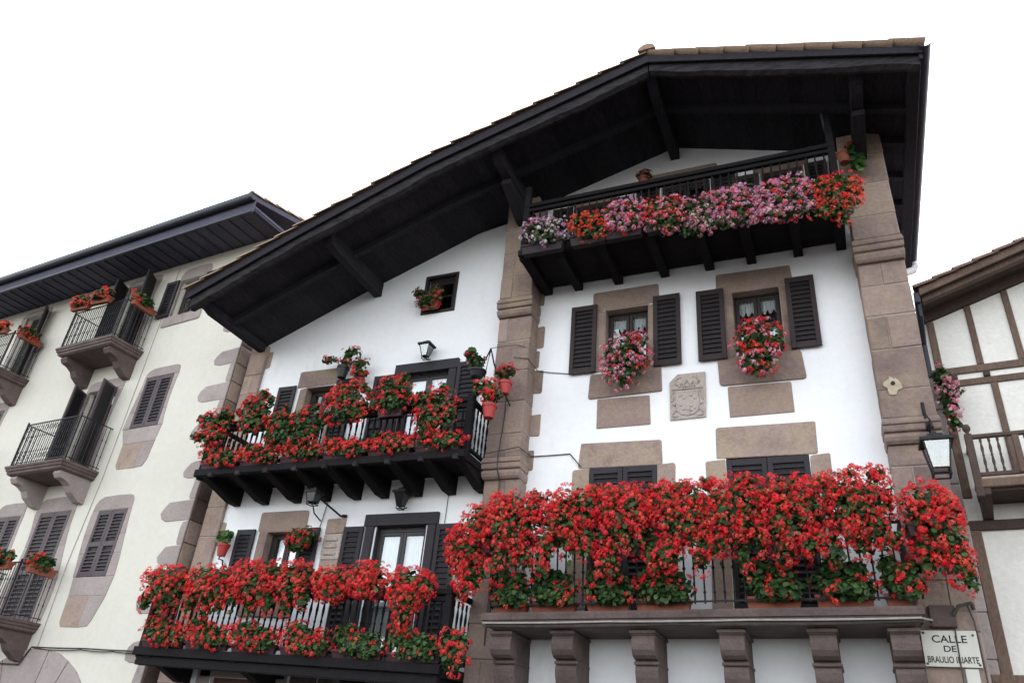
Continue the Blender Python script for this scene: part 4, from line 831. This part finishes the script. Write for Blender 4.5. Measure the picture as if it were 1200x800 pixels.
# --- terracotta boxes standing on the stone slab
GP = 'terracotta geranium boxes on the stone slab'
slabp = [(-4.46, .52, 10, 'at the left end of the stone slab beside the centre pier'), (-3.82, .66, 9, 'on the stone slab left of the left shuttered door'), (-3.04, .60, 9, 'on the stone slab before the left shuttered door'), (-2.30, .72, 10, 'on the stone slab between the two shuttered doors'), (-.92, .66, 9, 'on the stone slab before the right shuttered door'), (-.10, .66, 10, 'on the stone slab right of the right shuttered door'), (.52, .36, 8, 'at the right end of the stone slab beside the right pier')]
for i, (x, wl, nh, where) in enumerate(slabp):
    z = 3.612 + .024 * (x + 2.05)
    plant('geranium_box', 'leafy geranium box ' + where, 'geranium', (x, -.72, z), [(x, -.82, z + .30, wl * .66, .18, .21), (x + .08, -.92, z + .2, wl * .56, .14, .17), (x - .1, -.86, z + .46, wl * .36, .13, .14), (x + .14, -.9, z + .42, wl * .3, .12, .12)], int(nh * 2.2), 900, RED, 30 + i, .043, .032, GP, ('trough', wl, .16, .15), 'terracotta', 8)

# --- gable balcony, boxes hung along the front
GU = 'flower boxes of the gable balcony'
up = [(-4.16, .40, 9.82, .26, WHITEP + LILAC[:1], 30, 'pale pink and white geranium at the left end of the gable balcony'),
      (-3.34, .34, 9.78, .27, REDORANGE, 34, 'orange-red geranium clump between pink ones on the gable balcony'),
      (-2.74, .34, 9.86, .32, PINK + LILAC[:1] + PINK + RED[:1], 46, 'pink and lilac geranium right of the orange-red clump on the gable balcony'),
      (-2.10, .30, 9.78, .36, REDORANGE + RED[:2] + PINK, 38, 'red and pink mixed geranium in the middle of the gable balcony'),
      (-1.56, .24, 9.74, .34, PINK + PINK + WHITEP[:2], 26, 'pink and white geranium trailing over green leaves, middle of the gable balcony'),
      (-.98, .40, 9.80, .40, PINK + PINK + LILAC[:2] + RED[1:2], 58, 'broad pink and lilac geranium on the gable balcony'),
      (-.26, .42, 9.78, .42, PINK + PINK + WHITEP[:2] + LILAC[:1] + RED[1:2], 62, 'large pink and white geranium beside the orange-red one ending the gable balcony'),
      (.42, .34, 9.72, .40, REDORANGE + RED[:1], 44, 'orange-red geranium spilling over the right end of the gable balcony')]
for i, (x, rw, z, rz_, cols, nh, lab) in enumerate(up):
    z -= .12 + .02 * i
    bl = [(x, -1.30, z, rw * 1.1, .22, rz_), (x + .08, -1.36, z - .2, rw, .17, rz_ * .6), (x - .15, -1.3, z + .12, rw * .75, .18, rz_ * .7), (x + .18, -1.3, z + .10, rw * .7, .18, rz_ * .8), (x - .1, -1.4, z - .34, rw * .8, .1, .14), (x + .15, -1.4, z - .32, rw * .7, .1, .16)]
    if i < 4: bl = [(b_[0], b_[1], b_[2] + .06, *b_[3:]) for b_ in bl[:4]]
    if i == 7: bl += [(x + .32, -1.25, z + .08, .2, .18, .12), (x + .12, -1.32, z - .45, .1, .1, .16)]
    plant('geranium_box', lab, 'geranium', (x, -1.29, 9.34), bl, int(nh * 4.2), 700, cols, 50 + i, .037, .028, GU, ('trough', rw * 2 - .04, .17, .18), 'trough', 8)

# --- upper left balcony
GM = 'geraniums of the upper left balcony'
midp = [(-10.66, 6.78, .34, .38, 34, RED, 'trough', 'red geranium at the left end of the upper left balcony\'s rail'),
        (-9.72, 7.00, .34, .40, 34, RED, 'trough', 'tall red geranium on the rail in front of the upper left window shutter'),
        (-9.05, 6.66, .26, .30, 14, RED, 'round', 'small red geranium in a dark pot below the upper left window'),
        (-8.55, 6.62, .30, .42, 18, RED + DULLRED, 'trough', 'loose leafy geranium with scattered red blooms hanging over the upper left rail'),
        (-7.74, 7.0, .50, .36, 52, RED + REDORANGE[:1], 'trough', 'largest red geranium on the upper left rail between window and door'),
        (-6.80, 7.08, .33, .34, 26, RED, 'trough', 'red geranium on the rail before the left leaf of the upper door'),
        (-5.98, 6.72, .40, .40, 40, RED, 'trough', 'red geranium cascading from the rail before the right leaf of the upper door')]
for i, (x, z, a, c, nh, cols, kd, lab) in enumerate(midp):
    zb = 6.70 if i != 2 else 6.62
    bl = [(x, -1.05, z + .04, a * 1.12, .24, c * .85), (x + .06, -1.12, z - .22, a * 1.0, .18, c * .65), (x - .12, -1.02, z + .14, a * .7, .2, c * .65)]
    rr = random.Random(300 + i)
    for k in range(7): t = rr.uniform(0, 6.28); bl.append((x + a * 1.05 * math.cos(t), -1.08 + rr.uniform(-.1, .08), z + c * .95 * math.sin(t), .10, .09, .10))
    plant('geranium_pot', lab, 'geranium', (x, -1.04, zb - .06), bl, int(nh * 3.5), 950, cols, 70 + i, .038, .030, GM, ('trough', .5, .17, .17) if kd == 'trough' else ('round', .11, .2), 'blackpot' if kd == 'round' else 'purple', 8)
GMR = 'low geranium troughs on the floor edge of the upper left balcony'
for i in range(6):
    x = -10.35 + i * .90
    plant('geranium_trough', 'red geranium trough on the upper wooden balcony floor ' + ('nearest the cream house', 'below the tall rail geranium', 'below the window', 'below the largest rail geranium', 'below the door\'s left leaf', 'below the door\'s right leaf')[i], 'geranium', (x, -.985, 5.982), [(x, -1.02, 6.20, .50, .13, .16), (x + .15, -1.07, 6.11, .4, .1, .14), (x - .2, -1.05, 6.28, .26, .1, .12)], 74, 720, RED, 90 + i, .039, .027, GMR, ('trough', .82, .10, .11), 'purple', 6)

# --- lower left balcony
GLo = 'red geranium bushes along the lower left balcony rail'
lowp = [(-10.62, 3.92, .52, .30, 48), (-9.66, 3.90, .52, .33, 56), (-8.78, 3.96, .44, .34, 52), (-8.06, 3.95, .36, .32, 42)]
for i, (x, z, a, c, nh) in enumerate(lowp):
    plant('geranium_bush', 'full red geranium on the lower wooden balcony rail ' + ('nearest the cream house', 'below the pot on the iron hook', 'below the left shutter of the window', 'below the window with the hanging geranium')[i], 'geranium', (x, -1.06, 3.72 - .017 * (x + 8.1)), [(x, -1.08, z, a * 1.08, .28, c), (x + .1, -1.16, z - .16, a * .9, .22, c * .75), (x - .2, -1.08, z + .1, a * .6, .24, c * .7), (x + .22, -1.08, z + .08, a * .5, .22, c * .7), (x - .3, -1.16, z - .3, .14, .12, .24), (x + .05, -1.15, z - .38, .12, .1, .22), (x + .32, -1.15, z - .3, .12, .1, .2)], int(nh * 5.2), 1100, RED, 110 + i, .037, .030, GLo, ('trough', .7, .18, .16), 'purple', 8)
lowq = [(-7.28, 3.92, .38, .25, 36, 'red geranium on the lower left rail beside the carved stone post', None), (-6.68, 3.98, .38, .26, 40, 'red geranium on the lower left rail before the door\'s left leaf', None), (-5.95, 3.86, .42, .30, 50, 'red geranium trailing far down the rail before the lower door\'s right leaf', 1)]
for i, (x, z, a, c, nh, lab, tr) in enumerate(lowq):
    bl = [(x, -1.08, z, a, .26, c), (x + .05, -1.14, z - .15, a * .8, .2, c * .7)]
    if tr: bl += [(x + .02, -1.12, z - .34, .22, .14, .26), (x - .05, -1.1, z - .52, .15, .12, .16)]
    plant('geranium_bush', lab, 'geranium', (x, -1.06, 3.72 - .017 * (x + 8.1)), bl, int(nh * 5.0), 800, RED, 120 + i, .037, .030, GLo, ('trough', .62, .18, .16), 'purple', 8)
GLr = 'low geranium troughs on the floor edge of the lower left balcony'
for i in range(6):
    x = -10.45 + i * .94; z = 2.884 - .017 * (x + 8.1); lf = i < 4
    plant('geranium_trough', ('trough of red geraniums on the lower wooden balcony floor ' if lf else 'mostly green geranium trough on the lower wooden balcony floor ') + ('at its outer corner', 'below the window\'s left shutter', 'below the window', 'below the carved stone post', 'below the door', 'next to the corner post')[i], 'geranium', (x, -1.0, z), [(x, -1.04, z + .24, .52, .13, .17), (x + .1, -1.08, z + .14, .46, .11, .15), (x - .2, -1.05, z + .36, .28, .11, .13)], 96 if lf else 26, 900, RED, 130 + i, .036, .028, GLr, ('trough', .86, .11, .12), 'purple', 6)
plant('geranium_pot', 'red geranium hanging at the right corner post of the lower left balcony', 'geranium', (-5.20, -.98, 2.92), [(-5.12, -1.05, 3.12, .24, .16, .2), (-5.08, -1.1, 2.9, .2, .14, .22)], 48, 360, RED, 140, .043, .033, GLr, ('round', .1, .15), 'purple', 6)

# --- window plants and single pots
plant('window_geranium', 'pink and red geranium hanging below the left upper window', 'geranium', (-3.0, -.16, 7.63), [(-2.98, -.28, 7.74, .46, .20, .40), (-3.0, -.32, 7.45, .36, .18, .34), (-2.78, -.26, 8.02, .2, .16, .18)], 190, 760, PINK + PINK + LILAC[:1] + RED[:2] + REDORANGE[:1], 150, .037, .030, None, ('trough', .62, .18, .15), 'terracotta', 8)
plant('window_geranium', 'red and pink mixed geranium hanging below the right upper window', 'geranium', (-.86, -.16, 7.63), [(-.86, -.28, 7.70, .42, .20, .38), (-.88, -.32, 7.36, .30, .18, .30), (-.95, -.26, 7.98, .2, .16, .16)], 150, 760, RED[:4] + REDORANGE[:1] + PINK[:3], 151, .041, .030, None, ('trough', .6, .18, .15), 'terracotta', 8)
plant('window_geranium', 'sparse dull red geranium leaning out of the small attic window', 'geranium', (-6.98, -.12, 9.40), [(-6.98, -.2, 9.52, .3, .14, .2), (-7.2, -.24, 9.72, .16, .1, .14), (-6.85, -.15, 9.75, .2, .1, .2)], 22, 240, DULLRED, 152, .045, .034, None, ('trough', .42, .15, .13), 'redpot', 8, GREEN + DRY)
plant('hanging_geranium', 'round hanging geranium with red blooms before the lower left window\'s right shutter', 'geranium', (-8.74, -.17, 4.72), [(-8.74, -.24, 4.90, .34, .18, .2), (-8.8, -.28, 4.76, .28, .14, .14)], 34, 380, DULLRED + RED, 153, .044, .034, None, ('round', .12, .16), 'redpot', 6)
plant('potted_fern', 'red pot of green leaves on the iron hook beside the lower left stone pier', 'potted plant', (-10.54, -.16, 4.62), [(-10.54, -.2, 4.96, .18, .12, .14)], 0, 170, RED, 154, .05, .045, None, ('round', .11, .22), 'redpot', 6, [(.10, .18, .05), (.07, .14, .04), (.13, .2, .07)])
plant('hanging_geranium', 'straggling geranium in a black hanging pot above the upper left window', 'geranium', (-8.66, -.22, 8.02), [(-8.5, -.28, 8.5, .26, .12, .16), (-8.25, -.28, 8.26, .24, .12, .16), (-8.98, -.28, 8.42, .2, .1, .09), (-8.62, -.24, 8.34, .16, .12, .14)], 26, 300, [(.66, .10, .09), (.74, .3, .3), (.5, .05, .05)], 155, .042, .030, None, ('round', .12, .24), 'blackpot', 8, GREEN + DRY[:1])
plant('hanging_geranium', 'small red geranium in a red pot beside the black hanging pot', 'geranium', (-8.22, -.22, 7.78), [(-8.2, -.26, 8.02, .16, .12, .12)], 7, 60, RED, 156, .05, .04, None, ('round', .1, .17), 'redpot', 5)
plant('corner_pot', 'leafy pot with pale red buds in a black basket above the upper left balcony corner', 'geranium', (-5.42, -.76, 7.38), [(-5.46, -.8, 7.68, .2, .14, .14), (-5.55, -.8, 7.82, .12, .1, .1)], 6, 120, [(.62, .2, .22), (.55, .05, .06)], 157, .045, .04, None, ('round', .15, .12), 'blackpot', 6)
plant('corner_pot', 'red geranium in a bright red pot fixed low on the centre pier', 'geranium', (-5.10, -.80, 6.58), [(-5.2, -.84, 7.12, .26, .14, .18), (-5.05, -.86, 6.95, .2, .12, .14)], 30, 220, RED + REDORANGE, 158, .046, .034, None, ('round', .12, .24), 'redpot', 6)
plant('corner_pot', 'pink-red geranium in a small red pot higher on the centre pier', 'geranium', (-4.90, -.70, 7.04), [(-4.9, -.74, 7.42, .2, .12, .14)], 16, 170, [(.70, .16, .18), (.66, .06, .07)], 159, .046, .034, None, ('round', .11, .22), 'redpot', 6)
plant('corner_pot', 'terracotta pot with a trailing green fern at the top of the right pier', 'potted plant', (.72, -.62, 10.62), [(.86, -.66, 10.86, .16, .1, .14), (.92, -.66, 10.55, .12, .1, .16)], 3, 130, RED, 160, .05, .042, None, ('round', .11, .2), 'terracotta', 6, [(.06, .16, .04), (.09, .2, .05), (.04, .1, .03)])
plant('hanging_basket', 'dry brown plant in a basket under the gable ridge', 'potted plant', (-2.64, -.32, 11.30), [(-2.64, -.34, 11.5, .16, .12, .16)], 0, 90, RED, 161, .05, .04, None, ('round', .1, .12), 'terracotta', 5, [(.20, .09, .06), (.26, .12, .07)])
c = RW(.02, .22, 6.95); plant('hanging_geranium', 'pink geranium trailing down between the stone pier and the timber framed house', 'geranium', tuple(c), [(c.x + .02, c.y - .05, c.z + .02, .15, .14, .22), (c.x + .05, c.y - .08, c.z - .35, .14, .12, .28), (c.x + .12, c.y - .08, c.z - .2, .14, .1, .12), (c.x + .06, c.y - .06, c.z - .66, .09, .08, .16)], 60, 260, PINK + WHITEP[1:3] + PINK, 162, .04, .032, None, ('round', .08, .12), 'blackpot', 6)
# --- boxes on the cream house
def lbox(s, off, z, L_, lab, seed, nh, rot=0.0):
    c = LW(s, off, z); cx = 1 if not rot else 0
    ex, ey = (L_ * .5, .14) if not rot else (.14, L_ * .5)
    plant('geranium_box', lab, 'geranium', tuple(c), [(c.x, c.y - .02, c.z + .25, ex * 1.1, ey * 1.2, .16), (c.x, c.y - .06, c.z + .14, ex, ey, .08)], int(nh * 1.6), 330, REDORANGE + RED[:2], seed, .048, .038, 'terracotta boxes of the cream house', ('trough', L_ if not rot else .15, .15 if not rot else L_, .14), 'terracotta', 6)
lbox(-4.78, .94, 10.50, .62, 'terracotta geranium box at the left of the near top balcony, cream house', 170, 18); lbox(-4.02, .94, 10.52, .62, 'terracotta geranium box at the right of the near top balcony front, cream house', 171, 18)
lbox(-3.14, .42, 10.46, .66, 'terracotta geranium box on the side rail of the top balcony nearest the corner stones', 172, 20, 1)
lbox(-8.1, .94, 10.46, .62, 'terracotta geranium box on the front rail of the farther top balcony, cream house', 173, 18); lbox(-7.56, .42, 10.40, .66, 'terracotta geranium box on the side rail of the farther top balcony, cream house', 174, 20, 1)
lbox(-3.72, .94, 4.26, .60, 'terracotta geranium box on the front rail of the lowest iron balcony', 175, 12); lbox(-3.22, .42, 4.26, .62, 'terracotta geranium box on the side rail of the lowest iron balcony', 176, 14, 1)

# ================================================================== LANTERNS, SIGN, CABLES
def lantern(name, label, c, wt, wb, h, gm='lglass', wall_y=None, arm=None, group=None, cap=.6, framemat='iron', bulb='pipe'):
    # c: centre of the top plate; body hangs below, narrowing downwards
    T = thing(name, label, 'lantern', c, 0, group); x, y, z = c; fb = MB(); t = max(.008, wt * .05)
    tp_ = [(x - wt / 2, y - wt / 2, z), (x + wt / 2, y - wt / 2, z), (x + wt / 2, y + wt / 2, z), (x - wt / 2, y + wt / 2, z)]; bt = [(x - wb / 2, y - wb / 2, z - h), (x + wb / 2, y - wb / 2, z - h), (x + wb / 2, y + wb / 2, z - h), (x - wb / 2, y + wb / 2, z - h)]
    for i in range(4): fb.tube([tp_[i], bt[i]], t * .7, 4); fb.tube([bt[i], bt[(i + 1) % 4]], t * .8, 4); fb.tube([tp_[i], tp_[(i + 1) % 4]], t, 4)
    for i in range(4): fb.tube([bt[i], (bt[i][0], bt[i][1], z - h * 1.22)], t * .7, 4); fb.tube([(bt[i][0], bt[i][1], z - h * 1.22), (bt[(i + 1) % 4][0], bt[(i + 1) % 4][1], z - h * 1.22)], t * .8, 4)
    ob('frame', fb, framemat, T)
    for i in range(4):
        gbm = MB(); a, b, c2, d = tp_[i], tp_[(i + 1) % 4], bt[(i + 1) % 4], bt[i]; ctr = Vector((x, y, z - h / 2)); ins = [tuple(Vector(p) + (ctr - Vector(p)) * .03) for p in (a, b, c2, d)]; ou = [tuple(Vector(p) + (ctr - Vector(p)) * .015) for p in (a, b, c2, d)]; gbm.loft([ins, ou]); ob('pane', gbm, gm, T)
    rf = MB(); k = wt * .62; rf.loft([[(x - q, y - q, zz), (x + q, y - q, zz), (x + q, y + q, zz), (x - q, y + q, zz)] for q, zz in ((k, z - .025), (k, z + .012), (wt * .40, z + wt * .14), (wt * .30, z + wt * .16), (wt * .28, z + wt * .30), (wt * .10, z + wt * .36), (wt * .08, z + wt * .46))]); ob('roof', rf, framemat, T)
    bl = MB(); bl.lathe([(.0, z - h * .75), (wb * .22, z - h * .65), (wb * .26, z - h * .45), (wb * .16, z - h * .2), (.02, z - .02)], 10, (x, y, 0)); ob('bulb', bl, bulb, T, smooth=True)
    if arm:
        ab = MB()
        for pts, r_ in arm: ab.tube(pts, r_, 6)
        ob('bracket', ab, framemat, T, smooth=True)
    return T
lantern('street_lantern', 'large grey street lantern hanging on a bracket from the right stone pier', (1.17, -.92, 5.62), .30, .19, .36, bulb='gutter', arm=[([(1.17, -.36, 6.42), (1.17, -.40, 6.05), (1.17, -.44, 5.98)], .022), ([(1.17, -.36, 6.02), (1.17, -.6, 6.0), (1.17, -.86, 5.92), (1.17, -.92, 5.82)], .018), ([(1.17, -.36, 5.82), (1.17, -.6, 5.9), (1.17, -.8, 5.98)], .012), ([(1.17, -.36, 6.3), (1.17, -.55, 6.14), (1.17, -.74, 6.02)], .010)])
lantern('wall_lantern', 'small black wall lantern above the upper left balcony door', (-6.84, -.22, 8.50), .21, .10, .24, arm=[([(-6.84, -.02, 8.3), (-6.84, -.12, 8.24), (-6.84, -.22, 8.22)], .012)])
lantern('wall_lantern', 'small black wall lantern above the lower left balcony door', (-6.86, -.22, 5.62), .21, .10, .24, gm='lglass_dk', bulb='gutter', arm=[([(-6.86, -.02, 5.42), (-6.86, -.12, 5.36), (-6.86, -.22, 5.34)], .012)])
lantern('bracket_lamp', 'black iron lamp on a long stay under the upper left balcony', (-8.38, -.62, 5.56), .20, .14, .18, gm='lglass_dk', bulb='ink', arm=[([(-8.13, -.02, 5.31), (-8.16, -.06, 5.31), (-8.32, -.5, 5.48), (-8.36, -.62, 5.60)], .017), ([(-8.6, -.02, 5.25), (-8.55, -.3, 5.3), (-8.46, -.55, 5.46)], .012), ([(-8.13, -.05, 5.31), (-8.05, -.02, 5.31)], .03)])
# iron hook beside the left pier
hk = MB(); hk.tube([(-10.6, -.02, 4.58), (-10.6, -.14, 4.58), (-10.55, -.17, 4.62)], .012, 6); hk.tube([(-10.6, -.03, 4.58), (-10.55, -.06, 4.5), (-10.5, -.05, 4.42), (-10.54, -.05, 4.34), (-10.6, -.04, 4.36)], .014, 6)
tag(ob('iron_hook', hk, 'iron', smooth=True), 'black curled iron hook holding the red pot beside the left pier', 'hook')
hk = MB(); hk.tube([(-5.28, -.75, 7.36), (-5.24, -.70, 7.95), (-5.2, -.6, 7.7), (-5.14, -.4, 7.45)], .014, 6); hk.tube([(-5.24, -.70, 7.95), (-5.36, -.72, 7.6), (-5.42, -.76, 7.4)], .012, 6); hk.tube([(-5.14, -.33, 7.45), (-5.1, -.72, 7.02), (-5.0, -.74, 6.9), (-5.1, -.8, 6.6)], .012, 6); hk.tube([(-4.95, -.33, 7.0), (-4.9, -.7, 7.05)], .012, 6)
tag(ob('pot_bracket', hk, 'iron', smooth=True), 'black iron bracket carrying the corner pots on the centre pier', 'bracket')
hk = MB(); hk.tube([(-8.66, -.02, 8.6), (-8.66, -.2, 8.62), (-8.66, -.24, 8.3)], .01, 6); tag(ob('pot_bracket', hk, 'iron', smooth=True), 'thin iron hanger of the black pot above the upper left window', 'bracket')
hk = MB(); hk.tube([(-8.22, -.02, 8.1), (-8.22, -.2, 8.1), (-8.22, -.24, 7.95)], .01, 6)
tag(ob('pot_bracket', hk, 'iron', smooth=True), 'thin iron hanger of the small red pot beside the black pot', 'bracket')

# street name plate
sg = thing('street_sign', 'white enamel street-name plate with black lettering screwed to the right pier', 'sign', (.96, -.35, 3.10))
pl = MB(); pl.box(.675, 1.255, -.352, -.336, 3.10, 3.50, .004); plate = ob('plate', pl, 'enamel', sg)
def text(s, size, x, z, sx=1.0):
    cu = bpy.data.curves.new('t', 'FONT'); cu.body = s; cu.size = size; cu.align_x = 'CENTER'; cu.extrude = .0012; cu.offset = .0012
    to = bpy.data.objects.new('t', cu); COL.objects.link(to); bpy.context.view_layer.update()
    me = bpy.data.meshes.new_from_object(to.evaluated_get(bpy.context.evaluated_depsgraph_get())); bpy.data.objects.remove(to)
    me.materials.append(M['ink']); o = bpy.data.objects.new('lettering', me); COL.objects.link(o); o.parent = plate; o.rotation_euler = (R(90), 0, 0); o.scale = (sx, 1, 1); o.location = Vector((x, -.3545, z)) - org(plate); ORG[o.name] = Vector((x, -.3545, z))
text('CALLE', .115, .965, 3.365, 1.12); text('DE', .095, .955, 3.265, 1.15); text('BRAULIO IRIARTE', .098, .968, 3.145, .685)
for (x, z) in ((.705, 3.47), (1.215, 3.45), (.70, 3.13), (1.23, 3.13)):
    q = MB(); q.lathe([(.014, 0), (.014, .006), (.006, .009)], 8); o = ob('screw', q, 'cable', plate, origin=(0, 0, 0), rot=(R(90), 0, 0)); o.location = Vector((x, -.351, z)) - org(plate)
q = MB(); q.box(1.07, 1.21, -.334, -.312, 2.62, 3.09, .006); tag(ob('cover_plate', q, 'enamel'), 'narrow white metal cover strip below the street-name plate', 'cover')
q = MB(); q.box(.80, 1.08, -.40, -.28, 3.53, 3.78, .012); tag(ob('junction_box', q, 'stone_balc'), 'brown junction box on the pier above the street-name plate', 'box')

def cable(label, pts, r=.01, m='cable', sag=.0, name='cable', n=10):
    P_ = [Vector(p) for p in pts]; out = []
    for a, b in zip(P_, P_[1:]):
        for i in range(n): t = i / n; p = a.lerp(b, t); p.z -= sag * 4 * t * (1 - t) * (b - a).length; out.append(tuple(p))
    out.append(tuple(P_[-1])); q = MB(); q.tube(out, r, 5); return tag(ob(name, q, m, smooth=True), label, 'cable')
zs = lambda x: 3.47 + .024 * (x + 2.05)
cable('pale cable stapled along the front of the stone balcony slab', [(-4.80, -.895, zs(-4.8)), (-3, -.895, zs(-3)), (-1.2, -.895, zs(-1.2)), (.68, -.895, zs(.68)), (.82, -.42, 3.60)], .012, 'cable_w', .004)
cable('dark cable sagging below the pale one along the stone balcony slab', [(-4.80, -.878, zs(-4.8) - .035), (-2.2, -.878, zs(-2.2) - .035), (.66, -.878, zs(.66) - .03), (.80, -.42, 3.55)], .012, 'cable', .008)
cable('dark cable running down over the street-name plate', [(1.06, -.385, 4.6), (1.05, -.37, 3.75), (1.045, -.366, 3.5), (1.035, -.366, 3.1), (1.03, -.33, 2.4)], .008, 'cable')
cable('black cable along the right edge of the street-name plate', [(1.22, -.36, 3.78), (1.265, -.33, 3.6), (1.275, -.33, 3.1), (1.27, -.33, 2.4)], .009, 'cable')
cable('thick brown cable loop beside the junction box', [(1.05, -.40, 3.66), (1.12, -.42, 3.76), (1.26, -.40, 3.80), (1.28, -.36, 3.74)], .022, 'cable')
cable('thin cable crossing the white wall from centre pier to left upper shutter', [(-4.95, -.37, 7.92), (-4.68, -.36, 7.86), (-4.62, -.02, 7.78), (-4.03, -.015, 7.66)], .007, 'cable', .01)
cable('thin cable from centre pier moulding to the lower left stone lintel', [(-5.3, -.44, 6.12), (-4.68, -.43, 6.2), (-4.62, -.02, 6.19), (-3.95, -.015, 6.19), (-3.75, -.03, 5.95)], .009, 'cable', .006)
cable('dark cable running down the front of the centre pier', [(-5.0, -.40, 7.6), (-5.02, -.36, 6.8), (-5.02, -.46, 6.05), (-5.02, -.45, 5.85), (-5.02, -.31, 5.68), (-5.02, -.30, 3.2)], .011, 'cable')
cable('thin wire reaching from the corner bracket to the centre pier', [(-5.24, -.70, 7.95), (-4.9, -.37, 8.15), (-4.75, -.36, 8.1)], .006, 'cable', -.02)
cable('black cable hanging beside the lower left window', [(-8.52, -.02, 5.6), (-8.62, -.02, 4.9), (-8.66, -.02, 4.2)], .008, 'cable')
cable('thin vertical cable on the white wall right of the lower door', [(-6.08, -.012, 5.75), (-6.09, -.012, 5.12)], .006, 'cable')
cable('thin cable falling down the cream house between balconies and windows', [LW(-2.92, .012, 11.9), LW(-2.94, .012, 9.2), LW(-2.98, .012, 6.4), LW(-3.12, .012, 4.6), LW(-3.1, .012, 3.0)], .008, 'cable_w')
cable('dark twisted cable across the cream house above the arched portal', [LW(-4.4, .06, 2.68), LW(-3.42, .06, 2.66), LW(-3.2, .06, 2.98), LW(-1.6, .06, 2.97), LW(.1, .06, 2.94)], .014, 'cable', .004)
cable('thinner cable looped under the twisted cable on the cream house', [LW(-3.2, .05, 2.97), LW(-1.7, .05, 2.95), LW(-.8, .05, 2.93), LW(.1, .05, 2.92)], .009, 'cable', .02)
